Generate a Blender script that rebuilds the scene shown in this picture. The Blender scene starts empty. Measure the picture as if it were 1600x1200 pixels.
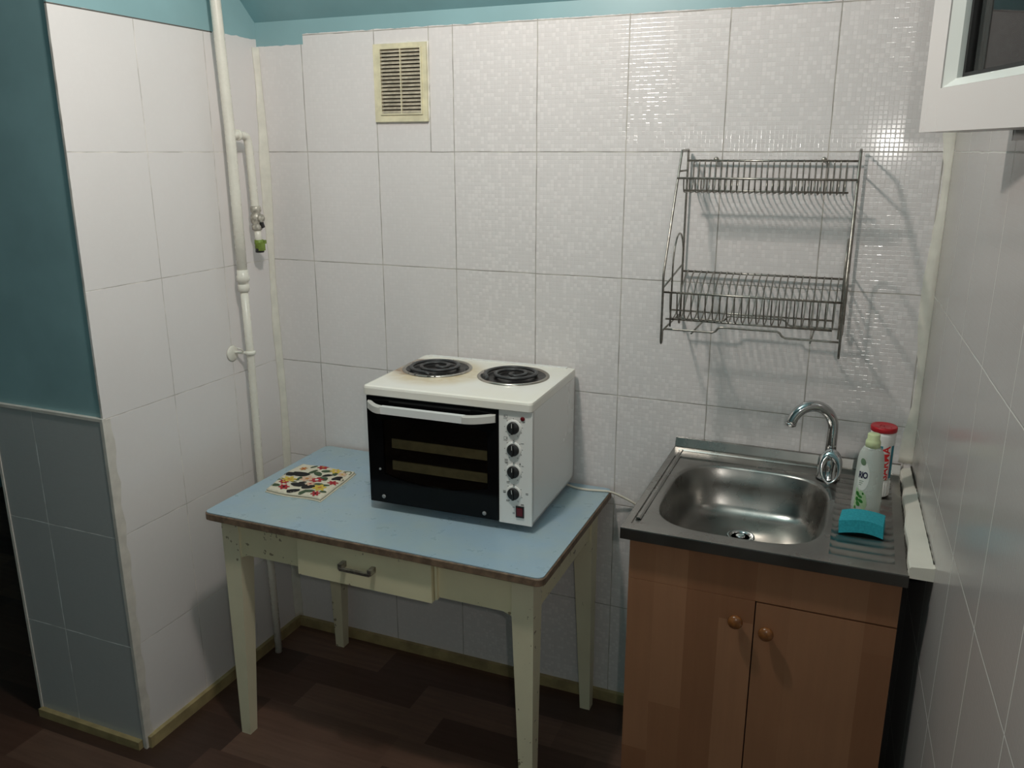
import bpy, bmesh, math, random
from mathutils import Vector, Matrix
random.seed(7)
PI = math.pi
scene = bpy.context.scene
COL = scene.collection

# ------------------------------------------------------------ materials
def new_mat(name):
    m = bpy.data.materials.new(name); m.use_nodes = True
    nt = m.node_tree; nt.nodes.clear()
    out = nt.nodes.new('ShaderNodeOutputMaterial'); b = nt.nodes.new('ShaderNodeBsdfPrincipled')
    nt.links.new(b.outputs[0], out.inputs[0])
    return m, nt, b

class G:
    """small helper to write node maths"""
    def __init__(s, nt): s.nt = nt
    def n(s, t, **k):
        nd = s.nt.nodes.new(t)
        for a, v in k.items(): setattr(nd, a, v)
        return nd
    def put(s, sock, v):
        if isinstance(v, (int, float)): sock.default_value = v
        elif isinstance(v, tuple): sock.default_value = v if len(v) == len(sock.default_value) else v + (1,)
        else: s.nt.links.new(v, sock)
    def m(s, op, a, b=0.0, c=None, clamp=False):
        nd = s.n('ShaderNodeMath', operation=op); nd.use_clamp = clamp
        s.put(nd.inputs[0], a); s.put(nd.inputs[1], b)
        if c is not None: s.put(nd.inputs[2], c)
        return nd.outputs[0]
    def mix(s, f, a, b, blend='MIX'):
        nd = s.n('ShaderNodeMix', data_type='RGBA', blend_type=blend)
        s.put(nd.inputs[0], f); s.put(nd.inputs[6], a); s.put(nd.inputs[7], b)
        return nd.outputs[2]
    def xyz(s):
        tc = s.n('ShaderNodeTexCoord'); sp = s.n('ShaderNodeSeparateXYZ')
        s.nt.links.new(tc.outputs['Object'], sp.inputs[0])
        return tc.outputs['Object'], sp.outputs[0], sp.outputs[1], sp.outputs[2]
    def comb(s, x, y, z=0.0):
        nd = s.n('ShaderNodeCombineXYZ'); s.put(nd.inputs[0], x); s.put(nd.inputs[1], y); s.put(nd.inputs[2], z)
        return nd.outputs[0]
    def white(s, v):
        nd = s.n('ShaderNodeTexWhiteNoise', noise_dimensions='3D'); s.nt.links.new(v, nd.inputs[0]); return nd.outputs[0]
    def noise(s, v, scale, detail=3.0, rough=0.5):
        nd = s.n('ShaderNodeTexNoise'); s.nt.links.new(v, nd.inputs['Vector'])
        nd.inputs['Scale'].default_value = scale; nd.inputs['Detail'].default_value = detail; nd.inputs['Roughness'].default_value = rough
        return nd.outputs[0]
    def mapr(s, v, a, b, c=0.0, d=1.0, smooth=False):
        nd = s.n('ShaderNodeMapRange'); nd.interpolation_type = 'SMOOTHSTEP' if smooth else 'LINEAR'
        s.put(nd.inputs[0], v); s.put(nd.inputs[1], a); s.put(nd.inputs[2], b); s.put(nd.inputs[3], c); s.put(nd.inputs[4], d)
        return nd.outputs[0]
    def bump(s, h, strength, dist):
        nd = s.n('ShaderNodeBump'); nd.inputs['Strength'].default_value = strength; nd.inputs['Distance'].default_value = dist
        s.nt.links.new(h, nd.inputs['Height']); return nd.outputs[0]
    def vscale(s, v, sc):
        nd = s.n('ShaderNodeVectorMath', operation='MULTIPLY'); s.nt.links.new(v, nd.inputs[0]); nd.inputs[1].default_value = sc
        return nd.outputs[0]

def simple(name, col, rough=.5, metal=0.0, var=0.0, scale=20.0, bump=0.0, **kw):
    m, nt, b = new_mat(name); g = G(nt); v, x, y, z = g.xyz()
    nz = g.noise(v, scale, 4.0)
    c2 = tuple(max(0, c*(1-var)) for c in col[:3]) + (1,)
    f = g.mapr(nz, .35, .65)
    g.put(b.inputs['Base Color'], g.mix(f, tuple(col[:3]) + (1,), c2))
    g.put(b.inputs['Roughness'], g.mapr(nz, .3, .7, max(0, rough-.05), min(1, rough+.06)))
    b.inputs['Metallic'].default_value = metal
    if bump: g.put(b.inputs['Normal'], g.bump(nz, bump, .002))
    for k, val in kw.items(): b.inputs[k.replace('_', ' ')].default_value = val
    return m

TEAL = (.28, .46, .49, 1)
TW, TH, ZR = .25, .3325, 1.6578

def tile_mat(name, axis, u0, tw=TW, mosaic=1.0, top=None, low=None, base=(.78, .745, .735, 1), grout=(.33, .31, .28, 1),
             gw=.0024, rough=.16, vent=False, streak=False, low_teal=None, gvar=True):
    m, nt, b = new_mat(name); g = G(nt); v, x, y, z = g.xyz()
    u = x if axis == 'x' else y
    uu = g.m('SUBTRACT', u, u0); zz = g.m('SUBTRACT', z, ZR)
    # slightly wavering joints
    wob = g.m('MULTIPLY', g.m('SUBTRACT', g.noise(v, 9.0), .5), .004)
    du = g.m('PINGPONG', g.m('ADD', uu, wob), tw/2); dz = g.m('PINGPONG', g.m('ADD', zz, wob), TH/2)
    d = g.m('MINIMUM', du, dz)
    gm = g.m('SUBTRACT', 1.0, g.mapr(d, gw*.35, gw*.75, smooth=True))
    if vent:   # the tile under and over the ventilation grille was cut
        dv = g.m('ABSOLUTE', g.m('SUBTRACT', x, .588))
        cut = g.m('MULTIPLY', g.m('LESS_THAN', dv, .0014), g.m('MULTIPLY', g.m('GREATER_THAN', z, ZR), g.m('LESS_THAN', z, 2.0)))
        gm = g.m('MAXIMUM', gm, cut)
    # small mosaic squares printed in the tile
    s = .0104
    cu = g.m('FLOOR', g.m('DIVIDE', uu, s)); cz = g.m('FLOOR', g.m('DIVIDE', zz, s))
    w1 = g.white(g.comb(cu, cz, 3.0)); w2 = g.white(g.comb(cu, cz, 11.0))
    eu = g.m('PINGPONG', uu, s/2); ez = g.m('PINGPONG', zz, s/2); e = g.m('MINIMUM', eu, ez)
    cell = g.mapr(e, 0.0, .0016, smooth=True)
    soft = g.noise(v, 3.0, 3.0)
    if axis == 'x' and vent: mosaic = g.mapr(x, .60, .75, .30, 1.0)   # plainer tiles in the left columns
    light = g.m('GREATER_THAN', w1, .72)
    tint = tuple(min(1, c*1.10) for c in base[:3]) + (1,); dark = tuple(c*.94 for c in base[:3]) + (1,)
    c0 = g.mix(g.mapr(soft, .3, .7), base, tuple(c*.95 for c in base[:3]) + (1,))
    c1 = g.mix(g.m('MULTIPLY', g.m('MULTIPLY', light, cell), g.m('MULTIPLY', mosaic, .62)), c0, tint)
    c1 = g.mix(g.m('MULTIPLY', g.m('LESS_THAN', w1, .2), g.m('MULTIPLY', mosaic, .5)), c1, dark)
    gc = g.mix(g.mapr(g.noise(v, 14.0, 3.0), .4, .62), grout, tuple(min(1, c*1.7) for c in grout[:3]) + (1,)) if gvar else grout
    c2 = g.mix(gm, c1, gc)
    rg = g.m('ADD', rough, g.m('MULTIPLY', w2, g.m('MULTIPLY', mosaic, .06)))
    rg = g.m('MAXIMUM', rg, g.m('MULTIPLY', gm, .8))
    h = g.m('ADD', g.m('MULTIPLY', cell, g.m('ADD', .35, g.m('MULTIPLY', w2, .65))), 0.0)
    h = g.m('MULTIPLY', h, g.m('MULTIPLY', mosaic, .5))
    h = g.m('SUBTRACT', h, g.m('MULTIPLY', gm, 1.0))
    h = g.m('ADD', h, g.m('MULTIPLY', soft, .5))
    if streak:
        h = g.m('ADD', h, g.m('MULTIPLY', g.noise(g.vscale(v, (60, 60, 7)), 3.0, 3.0), .25))
        rg = g.m('ADD', rg, .02)
    col = c2
    if top is not None:   # painted plaster above the tiles, cut in by hand
        wn = g.m('MULTIPLY', g.m('SUBTRACT', g.noise(v, 25.0, 4.0), .5), .010)
        zt = g.m('ADD', z, wn)
        if axis == 'x':
            th = g.m('SUBTRACT', top, g.m('MULTIPLY', g.m('LESS_THAN', x, .170), .029))
        else: th = top
        mk = g.m('GREATER_THAN', zt, th)
        paint = g.mix(g.mapr(g.noise(v, 5.0, 4.0), .3, .7), TEAL, tuple(c*.88 for c in TEAL[:3]) + (1,))
        col = g.mix(mk, col, paint)
        if axis == 'y':
            edge_shade = g.m('MULTIPLY', g.m('LESS_THAN', g.m('ABSOLUTE', g.m('SUBTRACT', z, top-.001)), .0018), g.m('LESS_THAN', y, -.19))  # thin shadow line along the tile top edge, painted into the colour
            col = g.mix(edge_shade, col, (.12, .11, .10, 1))
        rg = g.m('ADD', g.m('MULTIPLY', g.m('SUBTRACT', 1.0, mk), rg), g.m('MULTIPLY', mk, .42))
        h = g.m('MULTIPLY', h, g.m('SUBTRACT', 1.0, mk))
    g.put(b.inputs['Base Color'], col)
    g.put(b.inputs['Roughness'], rg)
    g.put(b.inputs['Normal'], g.bump(h, .55, .0012))
    return m

def wood_mat(name, axis_len, w, L, cols, rough=.4, offs=0.0, grain=1.0, gloss_var=.1):
    """plank pattern: planks run along axis_len; a plank is w wide and L long"""
    m, nt, b = new_mat(name); g = G(nt); v, x, y, z = g.xyz()
    a, c = {'x': (x, y), 'z': (z, x), 'y': (y, x)}[axis_len]
    row = g.m('FLOOR', g.m('DIVIDE', g.m('ADD', c, offs), w))
    ro = g.white(g.comb(row, 5.0, 1.0))
    cell = g.m('FLOOR', g.m('ADD', g.m('DIVIDE', a, L), g.m('MULTIPLY', ro, 7.3)))
    r = g.white(g.comb(row, cell, 2.0))
    cr = g.n('ShaderNodeValToRGB'); g.put(cr.inputs[0], r); cr.color_ramp.interpolation = 'LINEAR'
    els = cr.color_ramp.elements
    els[0].position = 0; els[0].color = cols[0]; els[1].position = 1; els[1].color = cols[-1]
    for i, cc in enumerate(cols[1:-1]):
        e = els.new((i+1)/(len(cols)-1)); e.color = cc
    sc = {'x': (2.5, 40, 40), 'z': (40, 40, 2.5), 'y': (40, 2.5, 40)}[axis_len]
    gr = g.noise(g.vscale(v, sc), 1.6, 6.0, .6)
    big = g.noise(v, 4.0, 3.0)
    col = g.mix(g.mapr(gr, .35, .7, 0, .30*grain), cr.outputs[0], (cols[0][0]*.45, cols[0][1]*.45, cols[0][2]*.45, 1))
    col = g.mix(g.mapr(big, .35, .7, 0, .18), col, (cols[0][0]*.6, cols[0][1]*.6, cols[0][2]*.6, 1))
    g.put(b.inputs['Base Color'], col)
    g.put(b.inputs['Roughness'], g.mapr(gr, .3, .7, rough-gloss_var/2, rough+gloss_var/2))
    g.put(b.inputs['Normal'], g.bump(gr, .15, .001))
    return m

def chipped_paint(name, col, rough=.45):
    m, nt, b = new_mat(name); g = G(nt); v, x, y, z = g.xyz()
    geo = g.n('ShaderNodeNewGeometry')
    n1 = g.noise(v, 60.0, 4.0); n2 = g.noise(v, 6.0, 3.0)
    base = g.mix(g.mapr(n2, .35, .65), col, tuple(c*.9 for c in col[:3]) + (1,))
    chips = g.m('MULTIPLY', g.m('GREATER_THAN', n1, .66), g.m('GREATER_THAN', n2, .50))
    g.put(b.inputs['Base Color'], g.mix(g.m('MULTIPLY', chips, .8), base, (.20, .15, .08, 1)))
    b.inputs['Roughness'].default_value = rough
    g.put(b.inputs['Normal'], g.bump(n1, .12, .001))
    return m

def steel_mat(name, col=(.50, .49, .47), rough=.3, var=.35, brushed=None):
    m, nt, b = new_mat(name); g = G(nt); v, x, y, z = g.xyz()
    vv = g.vscale(v, brushed) if brushed else v
    n1 = g.noise(vv, 12.0, 5.0); n2 = g.noise(v, 5.0, 4.0)
    g.put(b.inputs['Base Color'], g.mix(g.mapr(n2, .35, .7), col + (1,), tuple(c*(1-var) for c in col) + (1,)))
    g.put(b.inputs['Roughness'], g.m('ADD', g.mapr(n1, .3, .7, rough-.08, rough+.08), g.mapr(n2, .4, .7, 0, .08)))
    b.inputs['Metallic'].default_value = 1.0
    g.put(b.inputs['Normal'], g.bump(n1, .025, .001))
    return m

MT = {}
MT['wall_back'] = tile_mat('tiles_back_wall', 'x', .1623, mosaic=1.0, top=1.994, vent=True, rough=.085)
MT['wall_left'] = tile_mat('tiles_left_wall', 'y', -.7263, mosaic=.08, top=1.986, rough=.26, grout=(.50, .47, .44, 1), gw=.0019)
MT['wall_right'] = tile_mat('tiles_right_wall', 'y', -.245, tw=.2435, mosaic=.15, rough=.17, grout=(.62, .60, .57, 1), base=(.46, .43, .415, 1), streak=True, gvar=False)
MT['pier_tile'] = tile_mat('tiles_pier_front', 'x', -.008, mosaic=.2, rough=.3, grout=(.62, .62, .60, 1), base=(.46, .475, .475, 1), gvar=True)
MT['teal'] = simple('teal_wall_paint', TEAL, .45, var=.14, scale=6, bump=.15)
MT['teal_ceiling'] = simple('teal_ceiling_paint', (.22, .42, .46), .5, var=.12, scale=5, bump=.15)
MT['caulk'] = simple('cream_caulk_paint', (.80, .77, .68), .4, var=.10, scale=30, bump=.5)
MT['bead'] = simple('corner_plaster_paint', (.72, .68, .62), .45, var=.15, scale=25, bump=.4)
MT['base'] = simple('ochre_skirting_paint', (.42, .33, .16), .55, var=.35, scale=18, bump=.3)
MT['floor'] = wood_mat('vinyl_plank_floor', 'x', .125, .46, [(.050, .025, .017, 1), (.095, .046, .031, 1), (.12, .062, .042, 1), (.18, .10, .070, 1)], rough=.42, offs=.03)
MT['pipe'] = simple('cream_pipe_enamel', (.82, .79, .70), .28, var=.08, scale=40, bump=.25)
MT['valve'] = simple('painted_brass_valve', (.62, .58, .50), .4, metal=.2, var=.5, scale=90, bump=.4)
MT['black_plastic'] = simple('black_plastic', (.02, .02, .02), .4, var=.2)
MT['green_tape'] = simple('green_wrap', (.22, .31, .05), .5, var=.3, scale=60, bump=.4)
MT['ivory'] = simple('ivory_plastic', (.80, .74, .52), .4, var=.2, scale=30, bump=.1)
MT['slat'] = simple('dusty_ivory_plastic', (.58, .52, .40), .55, var=.35, scale=60, bump=.2)
MT['dark_void'] = simple('dark_duct', (.025, .02, .015), .9, var=.2)
MT['cream'] = chipped_paint('cream_table_paint', (.84, .77, .52, 1))
MT['cream_dark'] = chipped_paint('cream_leg_paint', (.80, .74, .53, 1))
MT['edge'] = simple('worn_brown_edge', (.24, .16, .105), .55, var=.45, scale=60, bump=.4)
MT['wire'] = simple('tinned_wire', (.38, .36, .32), .34, metal=1.0, var=.4, scale=80)
MT['steel'] = steel_mat('sink_steel', (.40, .385, .36), .27, .35)
MT['steel_edge'] = steel_mat('sink_steel_edge', (.20, .185, .17), .34, .4)
MT['chrome'] = simple('chrome', (.62, .62, .62), .09, metal=1.0, var=.15, scale=12)
MT['chrome_dark'] = simple('drain_dark', (.02, .02, .02), .5, var=.2)
MT['cab'] = wood_mat('alder_laminate', 'z', .072, .75, [(.245, .108, .052, 1), (.275, .125, .062, 1), (.31, .148, .076, 1), (.36, .178, .094, 1)], rough=.45, grain=.45)
MT['cab_body'] = simple('cabinet_board', (.30, .29, .27), .6, var=.2)
MT['knob'] = simple('varnished_wood_knob', (.26, .095, .025), .18, var=.4, scale=90, Coat_Weight=.6)
MT['white_enamel'] = simple('white_oven_enamel', (.88, .87, .84), .24, var=.03, scale=4)
MT['panel_white'] = simple('white_oven_panel', (.88, .87, .83), .3, var=.03, scale=4)
MT['grey_handle'] = simple('grey_handle_plastic', (.62, .60, .56), .4, var=.06)
MT['white_handle'] = simple('white_handle_enamel', (.85, .85, .83), .3, var=.03)
MT['black_glass'] = simple('black_door_glass', (.004, .004, .0045), .10, var=.2, Specular_IOR_Level=.18)
MT['oven_cavity'] = simple('oven_cavity', (.035, .032, .03), .5, var=.3)
MT['tray'] = simple('oven_tray_enamel', (.60, .54, .38), .4, var=.25, scale=40)
MT['coil'] = simple('cast_coil', (.050, .050, .052), .38, var=.4, scale=60, bump=.2)
MT['pan'] = simple('burnt_drip_pan', (.012, .011, .011), .35, var=.5, scale=50, bump=.5)
MT['rim'] = steel_mat('burner_rim', (.62, .58, .52), .28, .5)
MT['ink'] = simple('dark_print', (.05, .05, .05), .5)
MT['red_led'] = simple('dark_red_lens', (.16, .006, .012), .2, var=.2)
MT['screw'] = simple('grey_screw_cap', (.30, .30, .30), .4, var=.1)
MT['sponge'] = simple('turquoise_foam', (.02, .33, .40), .9, var=.18, scale=220, bump=.6)
MT['white_plastic'] = simple('white_plastic', (.86, .85, .82), .35, var=.04)
MT['red_cap'] = simple('red_cap', (.50, .012, .02), .35, var=.25, scale=50)
MT['teal_print'] = simple('teal_print', (.01, .20, .27), .4)
MT['red_print'] = simple('red_print', (.70, .02, .02), .4)
MT['navy_print'] = simple('navy_print', (.02, .02, .06), .4)
MT['label_white'] = simple('label_white', (.80, .81, .76), .4, var=.04)
MT['green_print'] = simple('green_print', (.03, .20, .03), .4, var=.3)
MT['pale_green_print'] = simple('pale_green_print', (.42, .58, .34), .4, var=.2)
MT['olive_print'] = simple('olive_print', (.16, .25, .15), .4, var=.2)
MT['pale_cap'] = simple('pale_green_cap', (.66, .74, .42), .35, var=.06)
MT['bottle'] = simple('frosted_bottle', (.78, .82, .76), .28, var=.05, scale=8, Transmission_Weight=.35)
MT['cord'] = simple('cream_cord', (.78, .72, .60), .45, var=.08)
MT['pvc'] = simple('white_pvc', (.64, .60, .58), .30, var=.02, scale=3)
MT['pvc_bead_lit'] = simple('white_pvc_bead_lit', (.78, .80, .76), .25, var=.02, scale=3)  # same PVC, with the mint light on the bevel put into its colour
MT['gasket'] = simple('black_gasket', (.008, .008, .008), .6)
MT['spacer'] = simple('grey_glazing_spacer', (.10, .11, .11), .4, metal=.3, var=.1)
MT['plaster_white'] = simple('white_ledge', (.78, .74, .65), .35, var=.08, scale=10, bump=.15)
MT['mould'] = simple('dark_joint', (.05, .04, .03), .8, var=.4, scale=60, bump=.4)
MT['hem'] = simple('cloth_cream', (.72, .66, .52), .85, var=.1, scale=150, bump=.4)
for nm, c in dict(cl_red=(.42, .02, .03), cl_green=(.06, .10, .05), cl_black=(.012, .010, .010), cl_yellow=(.70, .50, .08), cl_orange=(.60, .25, .06), cl_peach=(.75, .50, .35)).items():
    MT[nm] = simple(nm, c, .85, var=.25, scale=150, bump=.3)

# laminate table top: pale blue with wear and faint stains
m, nt, b = new_mat('pale_blue_laminate'); g = G(nt); v, x, y, z = g.xyz()
n1 = g.noise(v, 5.0, 5.0, .6); n2 = g.noise(v, 22.0, 5.0, .65)
c = g.mix(g.mapr(n1, .42, .62), (.33, .45, .54, 1), (.37, .47, .50, 1))
c = g.mix(g.mapr(n2, .50, .80, 0, .10), c, (.27, .34, .36, 1))
g.put(b.inputs['Base Color'], c); g.put(b.inputs['Roughness'], g.mapr(n2, .3, .7, .24, .42)); MT['laminate'] = m

# enamel hob plate with baked-on brown stains round the left burner
m, nt, b = new_mat('stained_hob_enamel'); g = G(nt); v, x, y, z = g.xyz()
n1 = g.noise(v, 30.0, 4.0); n2 = g.noise(v, 7.0, 3.0)
def ring(cx, cy, r0, r1):
    dd = g.m('SQRT', g.m('ADD', g.m('POWER', g.m('SUBTRACT', x, cx), 2.0), g.m('POWER', g.m('SUBTRACT', y, cy), 2.0)))
    return g.mapr(g.m('ADD', dd, g.m('MULTIPLY', g.m('SUBTRACT', n2, .5), .06)), r0, r1, 1.0, 0.0, smooth=True)
st = g.m('MULTIPLY', ring(-.110, .185, .090, .165), g.mapr(n1, .25, .6, .55, 1.0))
st2 = g.m('MULTIPLY', ring(-.185, .225, .075, .105), g.mapr(n1, .25, .6, .4, 1.0))
warm = g.mapr(n2, .3, .7, 0, .5)
c = g.mix(warm, (.90, .87, .81, 1), (.87, .82, .68, 1))
c = g.mix(g.m('MULTIPLY', st, .75), c, (.66, .50, .26, 1))
c = g.mix(g.m('MULTIPLY', st2, .8), c, (.22, .10, .04, 1))
g.put(b.inputs['Base Color'], c); b.inputs['Roughness'].default_value = .22; MT['hob'] = m

# tinted clear glass for the oven door window and for the casement pane
def glass(name, col, rough=.02, ior=1.45):
    m, nt, b = new_mat(name); g = G(nt)
    nt.nodes.remove(b)
    out = [n for n in nt.nodes if n.type == 'OUTPUT_MATERIAL'][0]
    tr = g.n('ShaderNodeBsdfTransparent'); tr.inputs[0].default_value = col
    gl = g.n('ShaderNodeBsdfGlossy'); gl.inputs['Roughness'].default_value = rough
    fr = g.n('ShaderNodeFresnel'); fr.inputs[0].default_value = ior
    mx = g.n('ShaderNodeMixShader'); nt.links.new(fr.outputs[0], mx.inputs[0]); nt.links.new(tr.outputs[0], mx.inputs[1]); nt.links.new(gl.outputs[0], mx.inputs[2])
    nt.links.new(mx.outputs[0], out.inputs[0]); return m
MT['door_window'] = glass('smoked_window', (.80, .77, .70, 1))
MT['pane'] = glass('clear_pane', (.93, .95, .94, 1))
MT['night'] = simple('night_pane', (.01, .012, .015), .05)

# ------------------------------------------------------------ mesh builder
class MB:
    def __init__(s): s.bm = bmesh.new(); s.cur = 0; s.mats = []
    def mat(s, key):
        if key not in s.mats: s.mats.append(key)
        s.cur = s.mats.index(key); return s
    def _f(s, verts, smooth=False):
        try: f = s.bm.faces.new(verts)
        except ValueError: return None
        f.material_index = s.cur; f.smooth = smooth; return f
    def box(s, x0, x1, y0, y1, z0, z1):
        return s.hexa([(x0, y0, z0), (x1, y0, z0), (x1, y1, z0), (x0, y1, z0), (x0, y0, z1), (x1, y0, z1), (x1, y1, z1), (x0, y1, z1)])
    def hexa(s, p):
        v = [s.bm.verts.new(q) for q in p]
        for f in ((0, 3, 2, 1), (4, 5, 6, 7), (0, 1, 5, 4), (1, 2, 6, 5), (2, 3, 7, 6), (3, 0, 4, 7)): s._f([v[i] for i in f])
        return v
    def prism(s, pts, axis, a0, a1, smooth=False):
        """2-D outline extruded along an axis"""
        def P(p, a): return {'x': (a, p[0], p[1]), 'y': (p[0], a, p[1]), 'z': (p[0], p[1], a)}[axis]
        A = [s.bm.verts.new(P(p, a0)) for p in pts]; B = [s.bm.verts.new(P(p, a1)) for p in pts]
        n = len(pts)
        for i in range(n): s._f([A[i], A[(i+1) % n], B[(i+1) % n], B[i]], smooth)
        s._f(list(reversed(A))); s._f(B)
    def rings(s, rings, cap0=True, cap1=True, closed=True, smooth=True):
        R = [[s.bm.verts.new(p) for p in r] for r in rings]
        for a, b in zip(R, R[1:]):
            n = len(a)
            for i in range(n if closed else n-1):
                s._f([a[i], a[(i+1) % n], b[(i+1) % n], b[i]], smooth)
        if cap0: s._f(list(reversed(R[0])))
        if cap1: s._f(R[-1])
        return R
    def lathe(s, prof, c=(0, 0, 0), axis='z', n=32, cap0=True, cap1=True, sx=1, sy=1):
        rs = []
        for r, h in prof:
            ring = []
            for i in range(n):
                a = 2*PI*i/n; u, w = r*math.cos(a)*sx, r*math.sin(a)*sy
                if axis == 'z': p = (c[0]+u, c[1]+w, c[2]+h)
                elif axis == 'y': p = (c[0]+u, c[1]-h, c[2]+w)      # grows towards -y
                else: p = (c[0]+h, c[1]+u, c[2]+w)
                ring.append(p)
            rs.append(ring)
        s.rings(rs, cap0, cap1)
    def tube(s, pts, r, n=8, smooth_path=0, flat=1.0, radii=None, caps=True):
        P = [Vector(p) for p in pts]
        for _ in range(smooth_path):
            Q = [P[0]]
            for a, b in zip(P, P[1:]): Q += [a*.75+b*.25, a*.25+b*.75]
            Q.append(P[-1]); P = Q
        T = []
        for i in range(len(P)):
            t = (P[min(i+1, len(P)-1)]-P[max(i-1, 0)])
            T.append(t.normalized() if t.length > 1e-9 else Vector((0, 0, 1)))
        up = Vector((0, 0, 1)) if abs(T[0].z) < .9 else Vector((1, 0, 0))
        N = (up-T[0]*up.dot(T[0])).normalized(); rs = []
        for i, (p, t) in enumerate(zip(P, T)):
            N = (N-t*N.dot(t)); N = N.normalized() if N.length > 1e-6 else t.orthogonal().normalized()
            B = t.cross(N); rr = radii[i] if radii and smooth_path == 0 else r
            rs.append([tuple(p+N*(math.cos(2*PI*k/n)*rr*flat)+B*(math.sin(2*PI*k/n)*rr)) for k in range(n)])
        s.rings(rs, caps, caps)
    def xf(s, M):
        bmesh.ops.transform(s.bm, matrix=M, verts=s.bm.verts); return s
    def bevel(s, w, seg=2, angle=.6):
        ed = [e for e in s.bm.edges if len(e.link_faces) == 2 and e.calc_face_angle(0) > angle]
        bmesh.ops.bevel(s.bm, geom=ed, offset=w, segments=seg, affect='EDGES', profile=.5, clamp_overlap=True)
        return s
    def build(s, name, mats=None, parent=None, smooth=None):
        me = bpy.data.meshes.new(name)
        bmesh.ops.recalc_face_normals(s.bm, faces=s.bm.faces)
        off = getattr(parent, '_off', None)
        s.bm.to_mesh(me); s.bm.free()
        ml = s.mats if s.mats else ([mats] if isinstance(mats, str) else mats)
        for k in ml: me.materials.append(MT[k])
        if smooth:
            for p in me.polygons: p.use_smooth = True
        o = bpy.data.objects.new(name, me); COL.objects.link(o)
        if parent is not None:
            o.parent = parent
            base = ORIG.get(parent.name)
            if base is not None:
                me.transform(Matrix.Translation(-base)); ORIG[o.name] = base
        return o
ORIG = {}
def tag(o, label, cat, group=None):
    o['label'] = label; o['category'] = cat
    if group: o['group'] = group
    return o
def thing(name, label, cat, loc, rz=0.0, world=True, group=None):
    o = bpy.data.objects.new(name, None); COL.objects.link(o); o.location = loc; o.rotation_euler = (0, 0, rz)
    o.empty_display_size = .05
    if world: ORIG[o.name] = Vector(loc)          # parts are written in room coordinates
    return tag(o, label, cat, group)
def structure(o): o['kind'] = 'structure'; return o
def B(name, mat, parent, *box, bev=0.0, seg=2):
    mb = MB(); mb.box(*box)
    if bev: mb.bevel(bev, seg)
    return mb.build(name, mat, parent)

# ------------------------------------------------------------ room shell
YF, XL, ZC = -3.3, -2.2, 2.55
mb = MB(); mb.box(XL, 2.15, YF, 1.0, -.05, 0.0); structure(mb.build('floor', 'floor'))
mb = MB(); mb.box(-.004, 2.2, 0.0, .10, 0.0, 2.75); structure(mb.build('wall_back', 'wall_back'))

# pier: partition end with teal plaster, tiled on its kitchen side and low on its front
mb = MB(); mb.mat('teal'); mb.box(-.410, -.006, -.720, 1.0, 0.0, ZC)
mb.mat('wall_left'); mb.box(-.0065, 0.0, -.7255, 0.0, 0.0, 2.6)
mb.mat('pier_tile'); mb.box(-.414, -.004, -.7285, -.7195, 0.0, .990)
structure(mb.build('wall_left'))
# paint-filled outer corner strip and white edges of the low front tiling
mb = MB(); mb.mat('bead')
pts = []
for i in range(34):
    z = i/33*.992; w = .030+.004*math.sin(i*1.7)+random.uniform(-.0015, .0015); pts.append((z, w))
for (z0, w0), (z1, w1) in zip(pts, pts[1:]):
    mb.hexa([(-.006, -.731, z0), (.0035, -.731, z0), (.0015, -.731+w0, z0), (-.006, -.731+w0, z0), (-.006, -.731, z1), (.0035, -.731, z1), (.0015, -.731+w1, z1), (-.006, -.731+w1, z1)])
mb.box(-.416, .0035, -.7315, -.7195, .9885, .9965)
mb.box(-.4175, -.4085, -.7315, -.722, 0, .99)
structure(mb.build('trim_1'))

# lumpy painted caulk in the two wall corners
def lumpy_strip(name, side, z0, z1, wa, wb, n=70, inset=0.0):
    mb = MB(); rs = []
    for i in range(n+1):
        z = z0+(z1-z0)*i/n
        wob = .35*math.sin(i*.37)+.3*math.sin(i*.13+1)+random.uniform(-.25, .25)
        a, c = wa*(1+.45*wob), wb*(1+.35*math.sin(i*.21+2)+.2*wob)
        t = .0022
        if side == 'L': rs.append([(0, -a, z), (t, -a, z), (.006, -.006, z), (c, -t, z), (c, 0, z), (0, 0, z)])
        else:
            xr = lambda y: 1.932+.036*(-y)
            rs.append([(xr(-a)+.001, -a, z), (xr(-a)-t, -a, z), (xr(0)-.006, -.006, z), (xr(0)-c, -t, z), (xr(0)-c, .001, z), (xr(0)+.002, .001, z)])
    mb.rings(rs); return structure(mb.build(name, 'caulk'))
lumpy_strip('trim_2', 'L', .03, 1.962, .022, .013)
lumpy_strip('trim_3', 'R', .90, 1.985, .006, .024)

# skirting strips
def skirt(name, boxes):
    mb = MB()
    for b_ in boxes: mb.box(*b_)
    mb.bevel(.004, 2); return structure(mb.build(name, 'base'))
skirt('baseboard_back', [(.012, 1.93, -.014, 0, 0, .034)])
skirt('baseboard_left', [(0, .014, -.722, -.001, 0, .036)])
skirt('baseboard_front', [(-.412, -.012, -.744, -.7285, 0, .026)])

# ceiling: sloping down to the back wall, flat over the room
mb = MB()
sl = [(0.10, 2.033-.10*.92), (0.0, 2.033), (-.562, ZC), (YF, ZC), (YF, ZC+.08), (-.60, ZC+.08), (0.10, 2.20)]
mb.prism(sl, 'x', -.02, 2.25); mb.box(XL, -.02, YF, 1.0, ZC, ZC+.08)
structure(mb.build('ceiling', 'teal_ceiling'))

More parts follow.
